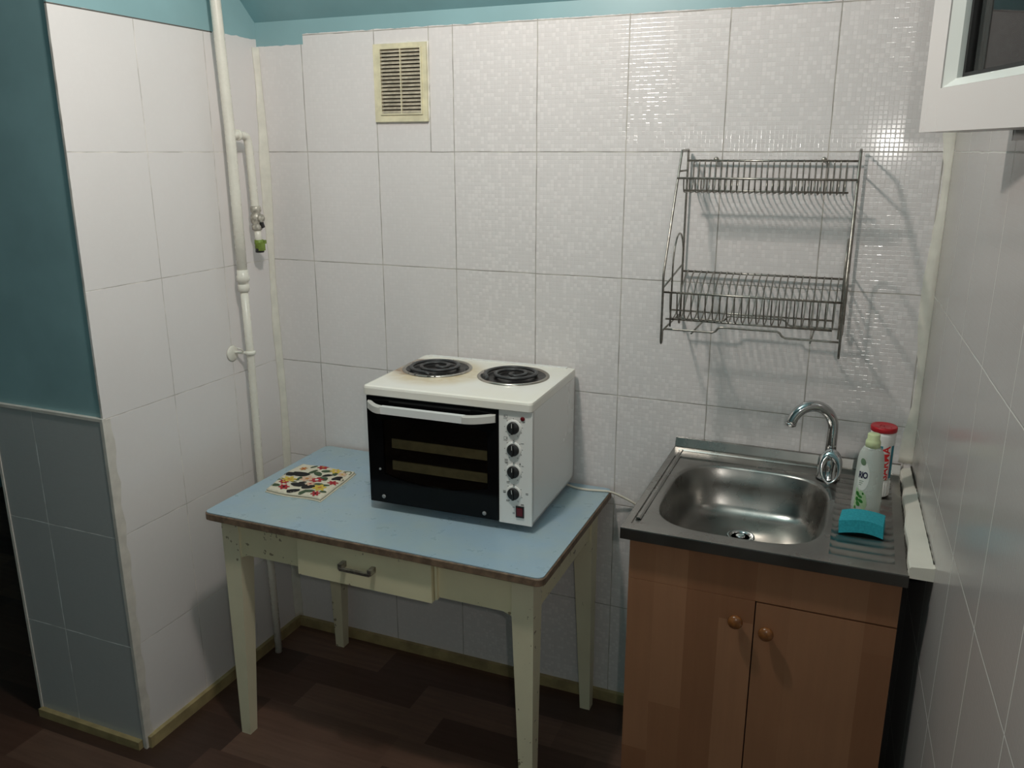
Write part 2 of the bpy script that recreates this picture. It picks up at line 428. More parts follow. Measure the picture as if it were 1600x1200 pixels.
# right wall with the window opening
def XR(y): return 1.932+.036*(-y)
def wall_seg(mb, y0, y1, z0, z1, t=.20):
    mb.hexa([(XR(y0), y0, z0), (XR(y0)+t, y0, z0), (XR(y1)+t, y1, z0), (XR(y1), y1, z0), (XR(y0), y0, z1), (XR(y0)+t, y0, z1), (XR(y1)+t, y1, z1), (XR(y1), y1, z1)])
OY0, OY1, OZ0, OZ1 = -1.33, -.69, 1.675, 2.36
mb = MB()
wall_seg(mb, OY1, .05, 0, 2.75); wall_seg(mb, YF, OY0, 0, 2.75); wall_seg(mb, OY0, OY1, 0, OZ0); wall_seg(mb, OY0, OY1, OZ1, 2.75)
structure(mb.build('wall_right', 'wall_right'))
mb = MB(); mb.box(XL-.1, XL, YF, 1.0, 0, ZC); mb.box(XL, -.41, 1.0, 1.1, 0, ZC); structure(mb.build('wall_far', 'teal'))
mb = MB(); mb.box(XL, 2.2, YF-.1, YF, 0, ZC); structure(mb.build('wall_front', 'teal'))

# outer window frame set in the opening
wf = MB(); x0, x1 = 2.035, 2.10
wf.box(x0, x1, OY0, OY1, OZ0, OZ0+.05); wf.box(x0, x1, OY0, OY1, OZ1-.05, OZ1); wf.box(x0, x1, OY0, OY0+.05, OZ0, OZ1); wf.box(x0, x1, OY1-.05, OY1, OZ0, OZ1)
win = structure(wf.build('window_1', 'pvc'))
mb = MB(); mb.box(XR(OY1)+.002, 2.04, OY1-.008, OY1+.001, OZ0, OZ1); mb.box(XR(OY0)+.002, 2.04, OY0-.001, OY0+.008, OZ0, OZ1); mb.box(2.0, 2.04, OY0, OY1, OZ0-.001, OZ0+.006)
structure(mb.build('trim_7', 'pvc'))
# night behind the opening
mb = MB(); mb.box(2.085, 2.089, OY0+.03, OY1-.03, OZ0+.03, OZ1-.03); structure(mb.build('window_3', 'night'))
# opened casement: local frame, x along the sash from its free edge, y = thickness, z up
A = Vector((1.8255, -.700, 0)); Bv = A+Vector((.3146, -.949, 0))
dirv = (Bv-A).normalized(); Ls = .60; ang = math.atan2(dirv.y, dirv.x)
SZ0, SZ1 = 1.6880, 2.345
def sash_M(): return Matrix.Translation((A.x, A.y, 0)) @ Matrix.Rotation(ang, 4, 'Z')
# inside (room) face is at local y = 0, outside at +/-.  find sign so that the face looks at the camera
sgn = -1.0
def frame_ring(mb, w0, w1, ya, yb, y_in=None):
    """rectangular ring between inset w0 and w1; ya room-side depth, yb outer depth; y_in: room-side depth at the inner border"""
    yi = ya if y_in is None else y_in
    O = [(w0, SZ0+w0), (Ls-w0, SZ0+w0), (Ls-w0, SZ1-w0), (w0, SZ1-w0)]
    I = [(w1, SZ0+w1), (Ls-w1, SZ0+w1), (Ls-w1, SZ1-w1), (w1, SZ1-w1)]
    def V(p, d): return mb.bm.verts.new((p[0], sgn*d*-1, p[1]))
    a = [V(p, ya) for p in O]; b_ = [V(p, yi) for p in I]; c_ = [V(p, yb) for p in I]; d_ = [V(p, yb) for p in O]
    for i in range(4):
        j = (i+1) % 4
        mb._f([a[i], a[j], b_[j], b_[i]]); mb._f([b_[i], b_[j], c_[j], c_[i]]); mb._f([c_[i], c_[j], d_[j], d_[i]]); mb._f([d_[i], d_[j], a[j], a[i]])
# ya.. measured away from the room face (positive = away from the camera)
SM = sash_M()
sash = MB(); frame_ring(sash, 0, .062, 0, .070); frame_ring(sash, .060, .081, .042, .070); sash.bevel(.002, 2); sash.xf(SM); so = structure(sash.build('window_2', 'pvc'))
bd = MB(); frame_ring(bd, .0625, .075, .002, .027, .016); bd.xf(SM); o = bd.build('glazing_bead', 'pvc_bead_lit', so)
gk = MB(); frame_ring(gk, .074, .082, .024, .033); gk.xf(SM); gk.build('gasket', 'gasket', so)
sp = MB(); frame_ring(sp, .0775, .0815, .033, .050); sp.xf(SM); sp.build('glazing_spacer', 'spacer', so)
pn = MB(); pn.box(.079, Ls-.079, -sgn*.030, -sgn*.033, SZ0+.079, SZ1-.079); pn.xf(SM); pn.build('pane', 'pane', so)

# white tiled ledge filling the gap between the sink and the wall
mb = MB(); rs = []
for i in range(25):
    y = -.575+.573*i/24; xi = 1.9075-.002*math.sin(i*.9); zt = .886+.002*math.sin(i*.5)
    rs.append([(xi, y, .862), (xi+.001, y, zt-.003), (xi+.004, y, zt), (XR(y)-.003, y, zt+.003), (XR(y)+.002, y, zt+.006), (XR(y)+.002, y, .862)])
mb.rings(rs, smooth=False); structure(mb.build('trim_4', 'plaster_white'))
mb = MB()   # grimy joint along the ledge
P = [(1.9066+random.uniform(-.0006, .0006), -.56+.555*k/60, .8715) for k in range(61)]
mb.tube(P, .001, 6, radii=[random.uniform(.0004, .0016) for _ in P])
structure(mb.build('trim_5', 'mould'))
mb = MB()
P = [(XR(-.56+.555*k/50)-.0015, -.56+.555*k/50, .8925) for k in range(51)]
mb.tube(P, .001, 6, radii=[random.uniform(.0004, .0012)+(.0016 if k > 36 else 0) for k in range(51)])
structure(mb.build('trim_6', 'mould'))

# ------------------------------------------------------------ riser pipe with its branch
rp = thing('riser_pipe', 'long cream painted gas pipe running from floor to ceiling along left wall', 'pipe', (.043, -.18, 0))
mb = MB(); mb.tube([(.045, -.181, 0.0), (.045, -.184, .29), (.045, -.199, .673), (.045, -.197, 1.06), (.045, -.2015, 1.272)], .0118, 16)
mb.build('lower_pipe', 'pipe', rp)
mb = MB(); mb.tube([(.045, -.2015, 1.26), (.045, -.2025, 1.5), (.045, -.204, 1.725), (.045, -.2175, 2.061), (.045, -.245, ZC)], .0150, 16)
mb.build('upper_pipe', 'pipe', rp)
mb = MB(); mb.lathe([(.0135, -.026), (.0165, -.024), (.0175, -.006), (.0150, -.003), (.0150, .004), (.0190, .007), (.0195, .020), (.0170, .024), (.0165, .040)], (.045, -.2012, 1.277), n=20)
mb.build('coupling', 'pipe', rp)
mb = MB(); mb.lathe([(.013, -.006), (.0160, -.005), (.0165, 0), (.0160, .005), (.013, .006)], (.045, -.1975, 1.06), n=20)
mb.tube([(.040, -.205, 1.06), (.018, -.214, 1.062), (0.0, -.222, 1.063)], .0045, 8, 1)
mb.tube([(.030, -.209, 1.062), (.034, -.224, 1.076), (.027, -.232, 1.080)], .0022, 6, 1)
mb.lathe([(.0005, 0), (.026, .0008), (.022, .004), (.012, .006), (.0005, .0065)], (.0, -.226, 1.060), 'x', 18)
mb.build('wall_clamp', 'pipe', rp)
mb = MB(); mb.tube([(.045, -.200, 1.705), (.046, -.178, 1.706), (.047, -.160, 1.706), (.047, -.134, 1.702), (.047, -.128, 1.672), (.047, -.1255, 1.60), (.047, -.1225, 1.500)], .0120, 14, 3)
mb.lathe([(.0125, -.004), (.0160, -.003), (.0160, .004), (.0125, .005)], (.0455, -.171, 1.706), 'y', 16)
br = mb.build('branch_pipe', 'pipe', rp)
mb = MB(); mb.lathe([(.0135, 1.500), (.0160, 1.497), (.0160, 1.485), (.0120, 1.480), (.0165, 1.472), (.0175, 1.462), (.0165, 1.452), (.0120, 1.446), (.0155, 1.442), (.0155, 1.430), (.0120, 1.428)], (.047, -.120, 0), n=20)
mb.lathe([(.0005, .0), (.0125, .0), (.0125, .006), (.0115, .008), (.006, .008), (.005, .011), (.0005, .0115)], (.062, -.121, 1.464), 'x', 20)
vb = mb.build('valve', 'valve', rp)
mb = MB(); mb.hexa([(.060, -.126, 1.452), (.070, -.126, 1.452), (.070, -.118, 1.455), (.060, -.118, 1.455), (.060, -.119, 1.434), (.068, -.119, 1.434), (.068, -.109, 1.437), (.060, -.109, 1.437)]); mb.bevel(.001)
mb.build('valve_stub', 'black_plastic', vb)
mb = MB(); mb.tube([(.047, -.120, 1.432), (.047, -.1185, 1.405), (.047, -.117, 1.378)], .0105, 14)
mb.build('outlet_pipe', 'pipe', rp)
mb = MB(); mb.lathe([(.0115, 0), (.0135, .002), (.0130, .012), (.0145, .016), (.0138, .026), (.011, .027)], (.047, -.1165, 1.372), n=14)
mb.box(.050, .062, -.112, -.100, 1.386, 1.397); mb.box(.052, .0625, -.128, -.108, 1.366, 1.388); mb.bevel(.0012)
mb.build('tape_wrap', 'green_tape', rp)
mb = MB(); mb.lathe([(.0005, 0), (.0128, .001), (.0135, .005), (.0130, .014)], (.047, -.116, 1.359), n=8)
mb.build('end_cap', 'black_plastic', rp)

# ------------------------------------------------------------ ventilation grille
vg = thing('ventilation_grille', 'ivory plastic ventilation grille set high in the tiled back wall', 'ventilation grille', (.500, -.002, 1.745))
VX0, VX1, VZ0, VZ1 = .414, .585, 1.742, 1.953
ix0, ix1, iz0, iz1 = .4385, .5665, 1.765, 1.938
mb = MB()
for bx in ((VX0, VX1, VZ0, iz0), (VX0, VX1, iz1, VZ1), (VX0, ix0, iz0, iz1), (ix1, VX1, iz0, iz1)): mb.box(bx[0], bx[1], -.010, 0.0, bx[2], bx[3])
mb.bevel(.0015)
q = .004
for bx in ((ix0-q, ix1+q, iz0-q, iz0), (ix0-q, ix1+q, iz1, iz1+q), (ix0-q, ix0, iz0, iz1), (ix1, ix1+q, iz0, iz1)): mb.box(bx[0], bx[1], -.014, -.009, bx[2], bx[3])
mb.build('frame', 'ivory', vg)
B('duct_opening', 'dark_void', vg, ix0, ix1, -.0015, -.0005, iz0, iz1)
mb = MB(); n = 17
for i in range(n):
    z = iz0+(iz1-iz0)*(i+.5)/n
    mb.hexa([(ix0, -.0125, z-.0040), (ix1, -.0125, z-.0040), (ix1, -.003, z+.0018), (ix0, -.003, z+.0018), (ix0, -.0125, z-.0002), (ix1, -.0125, z-.0002), (ix1, -.003, z+.0046), (ix0, -.003, z+.0046)])
mb.build('louvre', 'slat', vg)
B('centre_bar', 'ivory', vg, .5015, .5035, -.0130, -.003, iz0, iz1)
mb = MB(); P = []
for (xa, za), (xb, zb2) in (((VX0, VZ0), (VX1, VZ0)), ((VX1, VZ0), (VX1, VZ1)), ((VX1, VZ1), (VX0, VZ1)), ((VX0, VZ1), (VX0, VZ0))):
    for k in range(14): P.append((xa+(xb-xa)*k/14+random.uniform(-.0012, .0012), -.0005, za+(zb2-za)*k/14+random.uniform(-.0012, .0012)))
P.append(P[0]); mb.tube(P, .003, 6, radii=[random.uniform(.0016, .0044) for _ in P])
mb.build('plaster_rim', 'caulk', vg)

# ------------------------------------------------------------ table
TX0, TX1, TY0, TY1, TZ = .172, 1.162, -.596, -.010, .7136
tb = thing('kitchen_table', 'cream painted kitchen table with pale blue top against the back wall', 'table', (.667, -.303, 0))
def rrect(x0, x1, y0, y1, r, n=5):
    P = []
    for cx, cy, a0 in ((x1-r, y1-r, 0), (x0+r, y1-r, PI/2), (x0+r, y0+r, PI), (x1-r, y0+r, 1.5*PI)):
        for i in range(n+1):
            a = a0+PI/2*i/n; P.append((cx+r*math.cos(a), cy+r*math.sin(a)))
    return P
def slab(mb, loops): mb.rings([[(p[0], p[1], z) for p in L] for z, L in loops], smooth=False)
mb = MB(); slab(mb, [(TZ-.003, rrect(TX0+.003, TX1-.003, TY0+.003, TY1-.003, .018)), (TZ, rrect(TX0+.003, TX1-.003, TY0+.003, TY1-.003, .018))])
top = mb.build('tabletop', 'laminate', tb)
mb = MB(); slab(mb, [(TZ-.024, rrect(TX0+.004, TX1-.004, TY0+.004, TY1-.004, .018)), (TZ-.021, rrect(TX0, TX1, TY0, TY1, .02)), (TZ-.005, rrect(TX0, TX1, TY0, TY1, .02)), (TZ-.0025, rrect(TX0+.002, TX1-.002, TY0+.002, TY1-.002, .019))])
mb.build('edge_band', 'edge', tb)
LX0, LX1, LY0, LY1 = .207, 1.128, -.566, -.045
AZ = TZ-.024
def leg(cx, cy, sx, sy):
    """outer corner at cx, cy; the leg grows inwards along sx, sy and tapers on its inner sides"""
    mb = MB(); prof = [(0.0, .031), (.585, .056), (AZ, .056)]
    rs = []
    for z, w in prof:
        rs.append([(cx, cy, z), (cx+sx*w, cy, z), (cx+sx*w, cy+sy*w, z), (cx, cy+sy*w, z)])
    mb.rings(rs, smooth=False); mb.bevel(.0022, 2); mb.build('leg', 'cream_dark', tb)
leg(LX0, LY0, 1, 1); leg(LX1, LY0, -1, 1); leg(LX0, LY1, 1, -1); leg(LX1, LY1, -1, -1)
def apron(y0, y1, x0, x1, along, name='apron'):
    mb = MB(); zb = .588
    if along == 'x': prof = [(x0, AZ), (x1, AZ), (x1, zb-.012), (x1-.03, zb), (x0+.03, zb), (x0, zb-.012)]; mb.prism(prof, 'y', y0, y1)
    else: prof = [(y0, AZ), (y1, AZ), (y1, zb-.012), (y1-.03, zb), (y0+.03, zb), (y0, zb-.012)]; mb.prism(prof, 'x', x0, x1)
    mb.build(name, 'cream', tb)
apron(LY0+.006, LY0+.026, LX0+.05, LX1-.05, 'x'); apron(LY1-.026, LY1-.006, LX0+.05, LX1-.05, 'x')
apron(LY0+.05, LY1-.05, LX0+.006, LX0+.026, 'y'); apron(LY0+.05, LY1-.05, LX1-.026, LX1-.006, 'y')
mb = MB(); mb.box(.466, .864, LY0-.014, LY0+.006, .579, .6885); mb.bevel(.0025); dr = mb.build('drawer', 'cream', tb)
mb = MB(); mb.tube([(.613, LY0-.014, .640), (.613, LY0-.036, .636), (.702, LY0-.036, .636), (.702, LY0-.014, .640)], .0045, 8, 0)
mb.bm.free(); mb.bm = bmesh.new()
mb.box(.612, .702, LY0-.040, LY0-.031, .630, .637); mb.box(.608, .619, LY0-.038, LY0-.013, .632, .647); mb.box(.695, .706, LY0-.038, LY0-.013, .632, .647); mb.bevel(.002)
MT['old_metal'] = simple('worn_handle_metal', (.46, .43, .38), .4, metal=.9, var=.5, scale=70)
mb.build('handle', 'old_metal', dr)
mb = MB(); mb.box(.868, .874, LY0-.004, LY0+.010, .585, AZ); mb.build('drawer_stop', 'cream', tb)

# ------------------------------------------------------------ oven (written in its own coordinates: x right, y back, z up from the table)
OW, OD = .4713, .3612
ov = thing('tabletop_oven', 'white tabletop oven with two coil burners standing on pale blue table', 'oven', (.8171, -.3887, TZ), .028, world=False)
Z0, ZT0, ZT1 = .022, .3275, .3535
hw = OW/2
mb = MB()   # shell: left strip, sides, back, base
mb.box(-hw, -.150*0-hw+.0065, .004, OD, Z0, ZT0); mb.box(hw-.006, hw, .003, OD, Z0, ZT0)
mb.box(-hw, hw, OD-.006, OD, Z0, ZT0); mb.box(-hw, hw, .004, OD, Z0, Z0+.006)
mb.box(.150, .156, .004, OD, Z0, ZT0); mb.box(.15, hw, .004, .010, Z0, ZT0)
mb.build('housing', 'white_enamel', ov)
mb = MB(); mb.box(.1475, hw+.0005, -.004, .004, Z0, ZT0-.001); mb.bevel(.003, 3); pan = mb.build('control_panel', 'panel_white', ov)
mb = MB()   # hob plate with raised edge
L0 = rrect(-hw-.002, hw+.002, -.012, OD+.002, .012); L1 = rrect(-hw-.001, hw+.001, -.010, OD+.001, .012); L2 = rrect(-hw+.006, hw-.006, -.003, OD-.006, .012)
L3 = rrect(-hw+.012, hw-.012, .004, OD-.012, .010)
slab(mb, [(ZT0, L1), (ZT0+.002, L0), (ZT1-.007, L0), (ZT1-.002, L1), (ZT1, L2)])
hob = mb.build('hob_plate', 'hob', ov)
mb = MB(); mb.box(-hw+.02, hw-.02, OD-.024, OD-.010, ZT1-.001, ZT1+.003); mb.bevel(.0015); mb.build('rear_lip', 'white_enamel', ov)
for fx in (-hw+.06, hw-.06):
    for fy in (.075, OD-.04):
        mb = MB(); mb.lathe([(.010, 0), (.012, .004), (.013, Z0)], (fx, fy, 0), n=16); mb.build('foot', 'black_plastic', ov)
# door
DX0, DX1, DZ0, DZ1 = -.229, .1465, Z0+.004, ZT0-.003
WX0, WX1, WZ0, WZ1 = -.184, .116, .108, .262
def wz(x):   # barrel-shaped window: its lower and upper borders bow outwards
    t = (x-(WX0+WX1)/2)/((WX1-WX0)/2); return (1-t*t)
N = 24
mb = MB(); yA, yB = -.007, .004
def ring_door(y):
    O, I = [], []
    return None
xs = [WX0+(WX1-WX0)*i/N for i in range(N+1)]
top_c = [(x, WZ1+.014*wz(x)) for x in xs]; bot_c = [(x, WZ0-.020*wz(x)) for x in xs]
def quad(mb, a, b_, c_, d_):
    F = [mb.bm.verts.new((p[0], yA, p[1])) for p in (a, b_, c_, d_)]; K = [mb.bm.verts.new((p[0], yB, p[1])) for p in (a, b_, c_, d_)]
    mb._f(F); mb._f(list(reversed(K)))
    for i in range(4): mb._f([F[i], K[i], K[(i+1) % 4], F[(i+1) % 4]])
for i in range(N):
    quad(mb, (xs[i], DZ0), (xs[i+1], DZ0), bot_c[i+1], bot_c[i]); quad(mb, top_c[i], top_c[i+1], (xs[i+1], DZ1), (xs[i], DZ1))
quad(mb, (DX0, DZ0), (WX0, DZ0), (WX0, DZ1), (DX0, DZ1)); quad(mb, (WX1, DZ0), (DX1, DZ0), (DX1, DZ1), (WX1, DZ1))
door = mb.build('door', 'black_glass', ov)
mb = MB(); mb.prism(bot_c+list(reversed(top_c)), 'y', -.0055, -.0035); mb.build('door_window', 'door_window', door)
for px, pz, r in ((-.188, .0435, .0055), (.107, .0405, .0055), (-.196, .122, .0032)):
    mb = MB(); mb.lathe([(r, 0), (r, .002), (r*.7, .003), (.0003, .0032)], (px, -.007, pz), 'y', 16); mb.build('screw_cap', 'screw', door)
# door handle: a white bar between two grey curved ends
hz = .302
ends = []
for sx, xo, xi in ((-1, -.224, -.172), (1, .140, .062)):
    mb = MB(); rs = []
    for i in range(9):
        t = i/8; x = xo+(xi-xo)*t; dep = .006+.030*math.sin(t*PI/2)
        drop = .0035*math.sin(t*PI/2); hh = .0115-.001*t
        zc = hz-drop
        rs.append([(x, -.006-max(0, dep-.014), zc+hh), (x, -.006-dep, zc+hh*.75), (x, -.006-dep-.001, zc-hh*.8), (x, -.006-max(0, dep-.014), zc-hh)])
    mb.rings(rs, smooth=False); mb.bevel(.0015, 2)
    ends.append(mb)
h_root = MB(); h_root.box(-.173, .063, -.0365, -.0215, hz-.0140, hz+.0055); h_root.bevel(.003, 3); hd = h_root.build('handle', 'white_handle', door)
for mb in ends: mb.build('handle_bracket', 'grey_handle', hd)
# cavity and two pale trays behind the window
mb = MB(); cx0, cx1, cy1, cz0, cz1 = -.218, .14, .33, .05, .305
for bx in ((cx0, cx1, cy1, cy1+.003, cz0, cz1), (cx0-.003, cx0, .01, cy1, cz0, cz1), (cx1, cx1+.003, .01, cy1, cz0, cz1), (cx0, cx1, .01, cy1, cz0-.003, cz0), (cx0, cx1, .01, cy1, cz1, cz1+.003)): mb.box(*bx)
mb.build('cavity', 'oven_cavity', ov)
for tz in (.178, .116):
    mb = MB(); mb.mat('tray'); mb.box(-.170, .114, .014, .018, tz, tz+.026); mb.mat('pan'); mb.box(-.170, .114, .0185, .25, tz+.020, tz+.024)
    mb.build('tray', 'tray', ov)
# burners
for k, (bx, by) in enumerate(((-.126, .214), (.104, .212))):
    z = ZT1
    mb = MB(); mb.lathe([(.0990, .0002), (.0990, .0025), (.0955, .0052), (.0905, .0040), (.0885, .0008)], (bx, by, z), n=56, cap0=False, cap1=False)
    rim = mb.build('burner_rim', 'rim', ov)
    mb = MB(); mb.lathe([(.0905, .0016), (.080, .0010), (.055, .0008), (.015, .0006), (.0005, .0006)], (bx, by, z), n=48, cap0=False); 
    for i in range(60 if k == 0 else 26):
        a = random.uniform(-2.4, .3) if k == 0 else random.uniform(2.4, 3.8); rr = random.uniform(.082, .097); r = random.uniform(.0015, .0042)
        mb.lathe([(r, 0), (r*.8, r*.3), (.0003, r*.4)], (bx+rr*math.cos(a), by+rr*math.sin(a), z+.0030), n=6)
    mb.build('drip_pan', 'pan', rim)
    pts = []
    th0 = -1.35 if k == 0 else -2.15
    pts.append((bx+.088*math.cos(th0), by+.088*math.sin(th0), z+.006)); turns = 1.80
    M_ = 100
    for i in range(M_+1):
        t = i/M_; a = th0-.22-t*turns*2*PI; r = .078-.050*t
        pts.append((bx+r*math.cos(a), by+r*math.sin(a), z+.0085))
    a = th0-.22-turns*2*PI
    for i in range(1, 15):    # small reversing hook in the middle
        t = i/14; r = .028-.030*t; aa = a-1.5*t
        pts.append((bx+r*math.cos(aa), by+r*math.sin(aa), z+.0085))
    mb = MB(); mb.tube(pts, .0058, 10, 0, flat=.75)
    mb.build('coil', 'coil', rim)
# knobs
PY = -.004
def kz(v): return v+.0164
for i, (kx, kz_) in enumerate(((.1865, .266), (.1865, .208), (.1868, .149), (.1872, .090))):
    z = kz(kz_)
    mb = MB(); mb.lathe([(.0212, 0), (.0208, .0018), (.0185, .0026), (.0150, .0026)], (kx, PY, z), 'y', 36, cap0=True, cap1=False)
    dial = mb.build('dial_ring', 'panel_white', pan)
    mb = MB(); mb.lathe([(.0160, .002), (.0158, .0065), (.0145, .008), (.0004, .0082)], (kx, PY, z), 'y', 32)
    tilt = (0, 0, 0, .12)[i]
    g_ = [(-.0026, -.0145), (.0026, -.0145), (.0026, .0145), (-.0026, .0145)]
    R_ = lambda p: (kx+p[0]*math.cos(tilt)-p[1]*math.sin(tilt), z+p[0]*math.sin(tilt)+p[1]*math.cos(tilt))
    mb.prism([R_(p) for p in g_], 'y', PY-.0135, PY-.0078); mb.bevel(.0008)
    kn = mb.build('knob', 'black_plastic', pan)
    mb = MB(); mb.prism([R_(p) for p in [(-.0006, .003), (.0006, .003), (.0006, .0138), (-.0006, .0138)]], 'y', PY-.0141, PY-.0134); mb.build('pointer', 'label_white', pan)
MT['led'] = MT['red_led']
mb = MB(); mb.lathe([(.0058, 0), (.0058, .0022), (.004, .0032), (.0003, .0035)], (.2110, PY, kz(.2915)), 'y', 16); mb.build('indicator_light', 'red_led', pan)
mb = MB(); mb.box(.1935, .2155, PY-.003, PY, kz(.0265), kz(.0575)); mb.bevel(.0012); sw = mb.build('switch', 'black_plastic', pan)
mb = MB(); mb.hexa([(.1965, PY-.0035, kz(.031)), (.2125, PY-.0035, kz(.031)), (.2125, PY-.002, kz(.031)), (.1965, PY-.002, kz(.031)), (.1965, PY-.0065, kz(.053)), (.2125, PY-.0065, kz(.053)), (.2125, PY-.002, kz(.053)), (.1965, PY-.002, kz(.053))]); mb.build('rocker', 'red_led', sw)
mb = MB()   # dots, pictograms and tiny captions on the panel
def mark(x, z, w, h): mb.box(x-w/2, x+w/2, PY-.0004, PY+.0002, kz(z)-h/2, kz(z)+h/2)
for i, (kx, kz_) in enumerate(((.1865, .266), (.1865, .208), (.1868, .149), (.1872, .090))):
    for a in ((90, 45, 5, -28, -62, -115, -148, 178, 135) if i < 3 else (90, 130, -20, -60, -120, 35)):
        mark(kx+.0238*math.cos(math.radians(a)), kz_+.0238*math.sin(math.radians(a)), .0017, .0017)
for zc in (.2940, .2365):   # cooker pictograms over the first two dials
    for w_, h_, dx, dz in ((.009, .0004, 0, .0035), (.009, .0004, 0, -.0035), (.0004, .007, -.0045, 0), (.0004, .007, .0045, 0), (.0022, .0022, -.0018 if zc > .25 else .0026, 0), (.010, .0005, -.001, -.0062)):
        mark(.1655+dx, zc+dz, w_, h_)
for x, z, w_ in ((.1705, .180, .0085), (.1705, .1765, .0085), (.1705, .1725, .0085), (.1715, .1700, .007), (.2070, .1665, .006), (.2060, .2265, .008), (.1755, .1205, .0085), (.1755, .1170, .0085), (.1655, .0945, .007), (.1655, .0915, .007), (.1655, .0895, .007), (.2190, .0945, .007), (.2190, .0915, .007), (.1740, .0700, .008), (.1740, .0670, .008), (.2065, .0630, .008), (.2065, .0605, .008), (.1870, .0525, .006), (.1870, .0375, .006), (.1870, .0345, .006), (.210, .283, .006)):
    mark(x-.0035 if x < .18 else x+.004 if x > .2 else x, z, w_, .0011)
mark(.2040, .1720, .0016, .0050); mark(.2040, .1700, .0028, .0022)
mb.build('panel_print', 'ink', pan)

# mains cord of the oven
mb = MB()
mb.tube([(.985, -.018, .80), (1.00, -.020, .755), (1.015, -.040, .722), (1.05, -.054, .7185), (1.09, -.058, .7175), (1.13, -.050, .7178), (1.160, -.044, .7180), (1.185, -.033, .706), (1.215, -.022, .690), (1.25, -.014, .668), (1.30, -.010, .632), (1.335, -.010, .60)], .0032, 8, 3)
tag(mb.build('power_cord', 'cord'), 'thin cream power cord trailing from the oven over the table edge behind the sink', 'cord')

# ------------------------------------------------------------ folded floral cloth
cl = thing('folded_cloth', 'small folded cloth with red, yellow and black flowers lying on the table', 'cloth', (.32, -.31, TZ))
Q = [Vector((.242, -.418, 0)), Vector((.430, -.418, 0)), Vector((.408, -.205, 0)), Vector((.212, -.205, 0))]
def cpos(u, w):
    e = .004*math.sin(w*7+1)*(1-u)-.004*math.sin(u*6)*(1-w)
    p = Q[0]*(1-u)*(1-w)+Q[1]*u*(1-w)+Q[2]*u*w+Q[3]*(1-u)*w
    return Vector((p.x+e*.8, p.y+e, 0))
def chgt(u, w):
    h = .0125+.0022*math.sin(u*9+w*4)+.0016*math.sin(w*11-u*3)
    ed = min(u, 1-u, w, 1-w); return h-.006*max(0, 1-ed/.06)**2
def cloth_layer(name, mat, zb, zt, grow, seed):
    mb = MB(); n = 28; T = []; Bt = []
    for i in range(n+1):
        T.append([]); Bt.append([])
        for j in range(n+1):
            u, w = i/n, j/n; uu, ww = (u-.5)*(1+grow)+.5, (w-.5)*(1+grow)+.5; p = cpos(uu, ww); k = chgt(u, w)/.0125
            T[i].append(mb.bm.verts.new((p.x, p.y, TZ+zb+(zt-zb)*k))); Bt[i].append(mb.bm.verts.new((p.x, p.y, TZ+zb)))
    for i in range(n):
        for j in range(n):
            mb._f([T[i][j], T[i+1][j], T[i+1][j+1], T[i][j+1]], True); mb._f([Bt[i][j+1], Bt[i+1][j+1], Bt[i+1][j], Bt[i][j]])
    for i in range(n):
        for (a, b_) in (((i, 0), (i+1, 0)), ((i+1, n), (i, n)), ((0, i+1), (0, i)), ((n, i), (n, i+1))):
            mb._f([T[a[0]][a[1]], Bt[a[0]][a[1]], Bt[b_[0]][b_[1]], T[b_[0]][b_[1]]], True)
    return mb
mb = cloth_layer('', '', 0.0, .0045, .03, 1); mb.build('lower_fold', 'hem', cl)
mb = cloth_layer('', '', .0045, .0125, 0, 2); mb.mats = ['hem']
rnd = random.Random(12)
def patch(cu, cw, pts, key, lift):
    """flat printed shape that follows the cloth; pts in metres around a point"""
    mb.mat(key); vs = []
    for dx, dy in pts:
        u, w = cu+dx/.19, cw+dy/.21
        u, w = min(max(u, .012), .988), min(max(w, .012), .988)
        p = cpos(u, w); k = chgt(u, w)/.0125; vs.append(mb.bm.verts.new((p.x, p.y, TZ+.0045+.008*k+lift)))
    mb._f(vs)
def blob(cu, cw, r, key, lift, n=10, irr=.25, sx=1, rot=0):
    P = []
    for i in range(n):
        a = 2*PI*i/n; rr = r*(1+rnd.uniform(-irr, irr)); x_, y_ = rr*math.cos(a)*sx, rr*math.sin(a)
        P.append((x_*math.cos(rot)-y_*math.sin(rot), x_*math.sin(rot)+y_*math.cos(rot)))
    patch(cu, cw, P, key, lift)
def flower(cu, cw, r, key, ckey, n=6):
    r *= 1.3
    P = []; r0 = rnd.random()
    for i in range(n*4):
        a = 2*PI*i/(n*4)+r0; rr = r*(.45+.55*abs(math.sin(a*n/2))); P.append((rr*math.cos(a), rr*math.sin(a)))
    patch(cu, cw, P, key, .0009); blob(cu, cw, r*.26, ckey, .0012, 8, .1)
def leafy(cu, cw, L, rot, key): blob(cu, cw, L*.46, key, .0006, 10, .15, 2.0, rot)
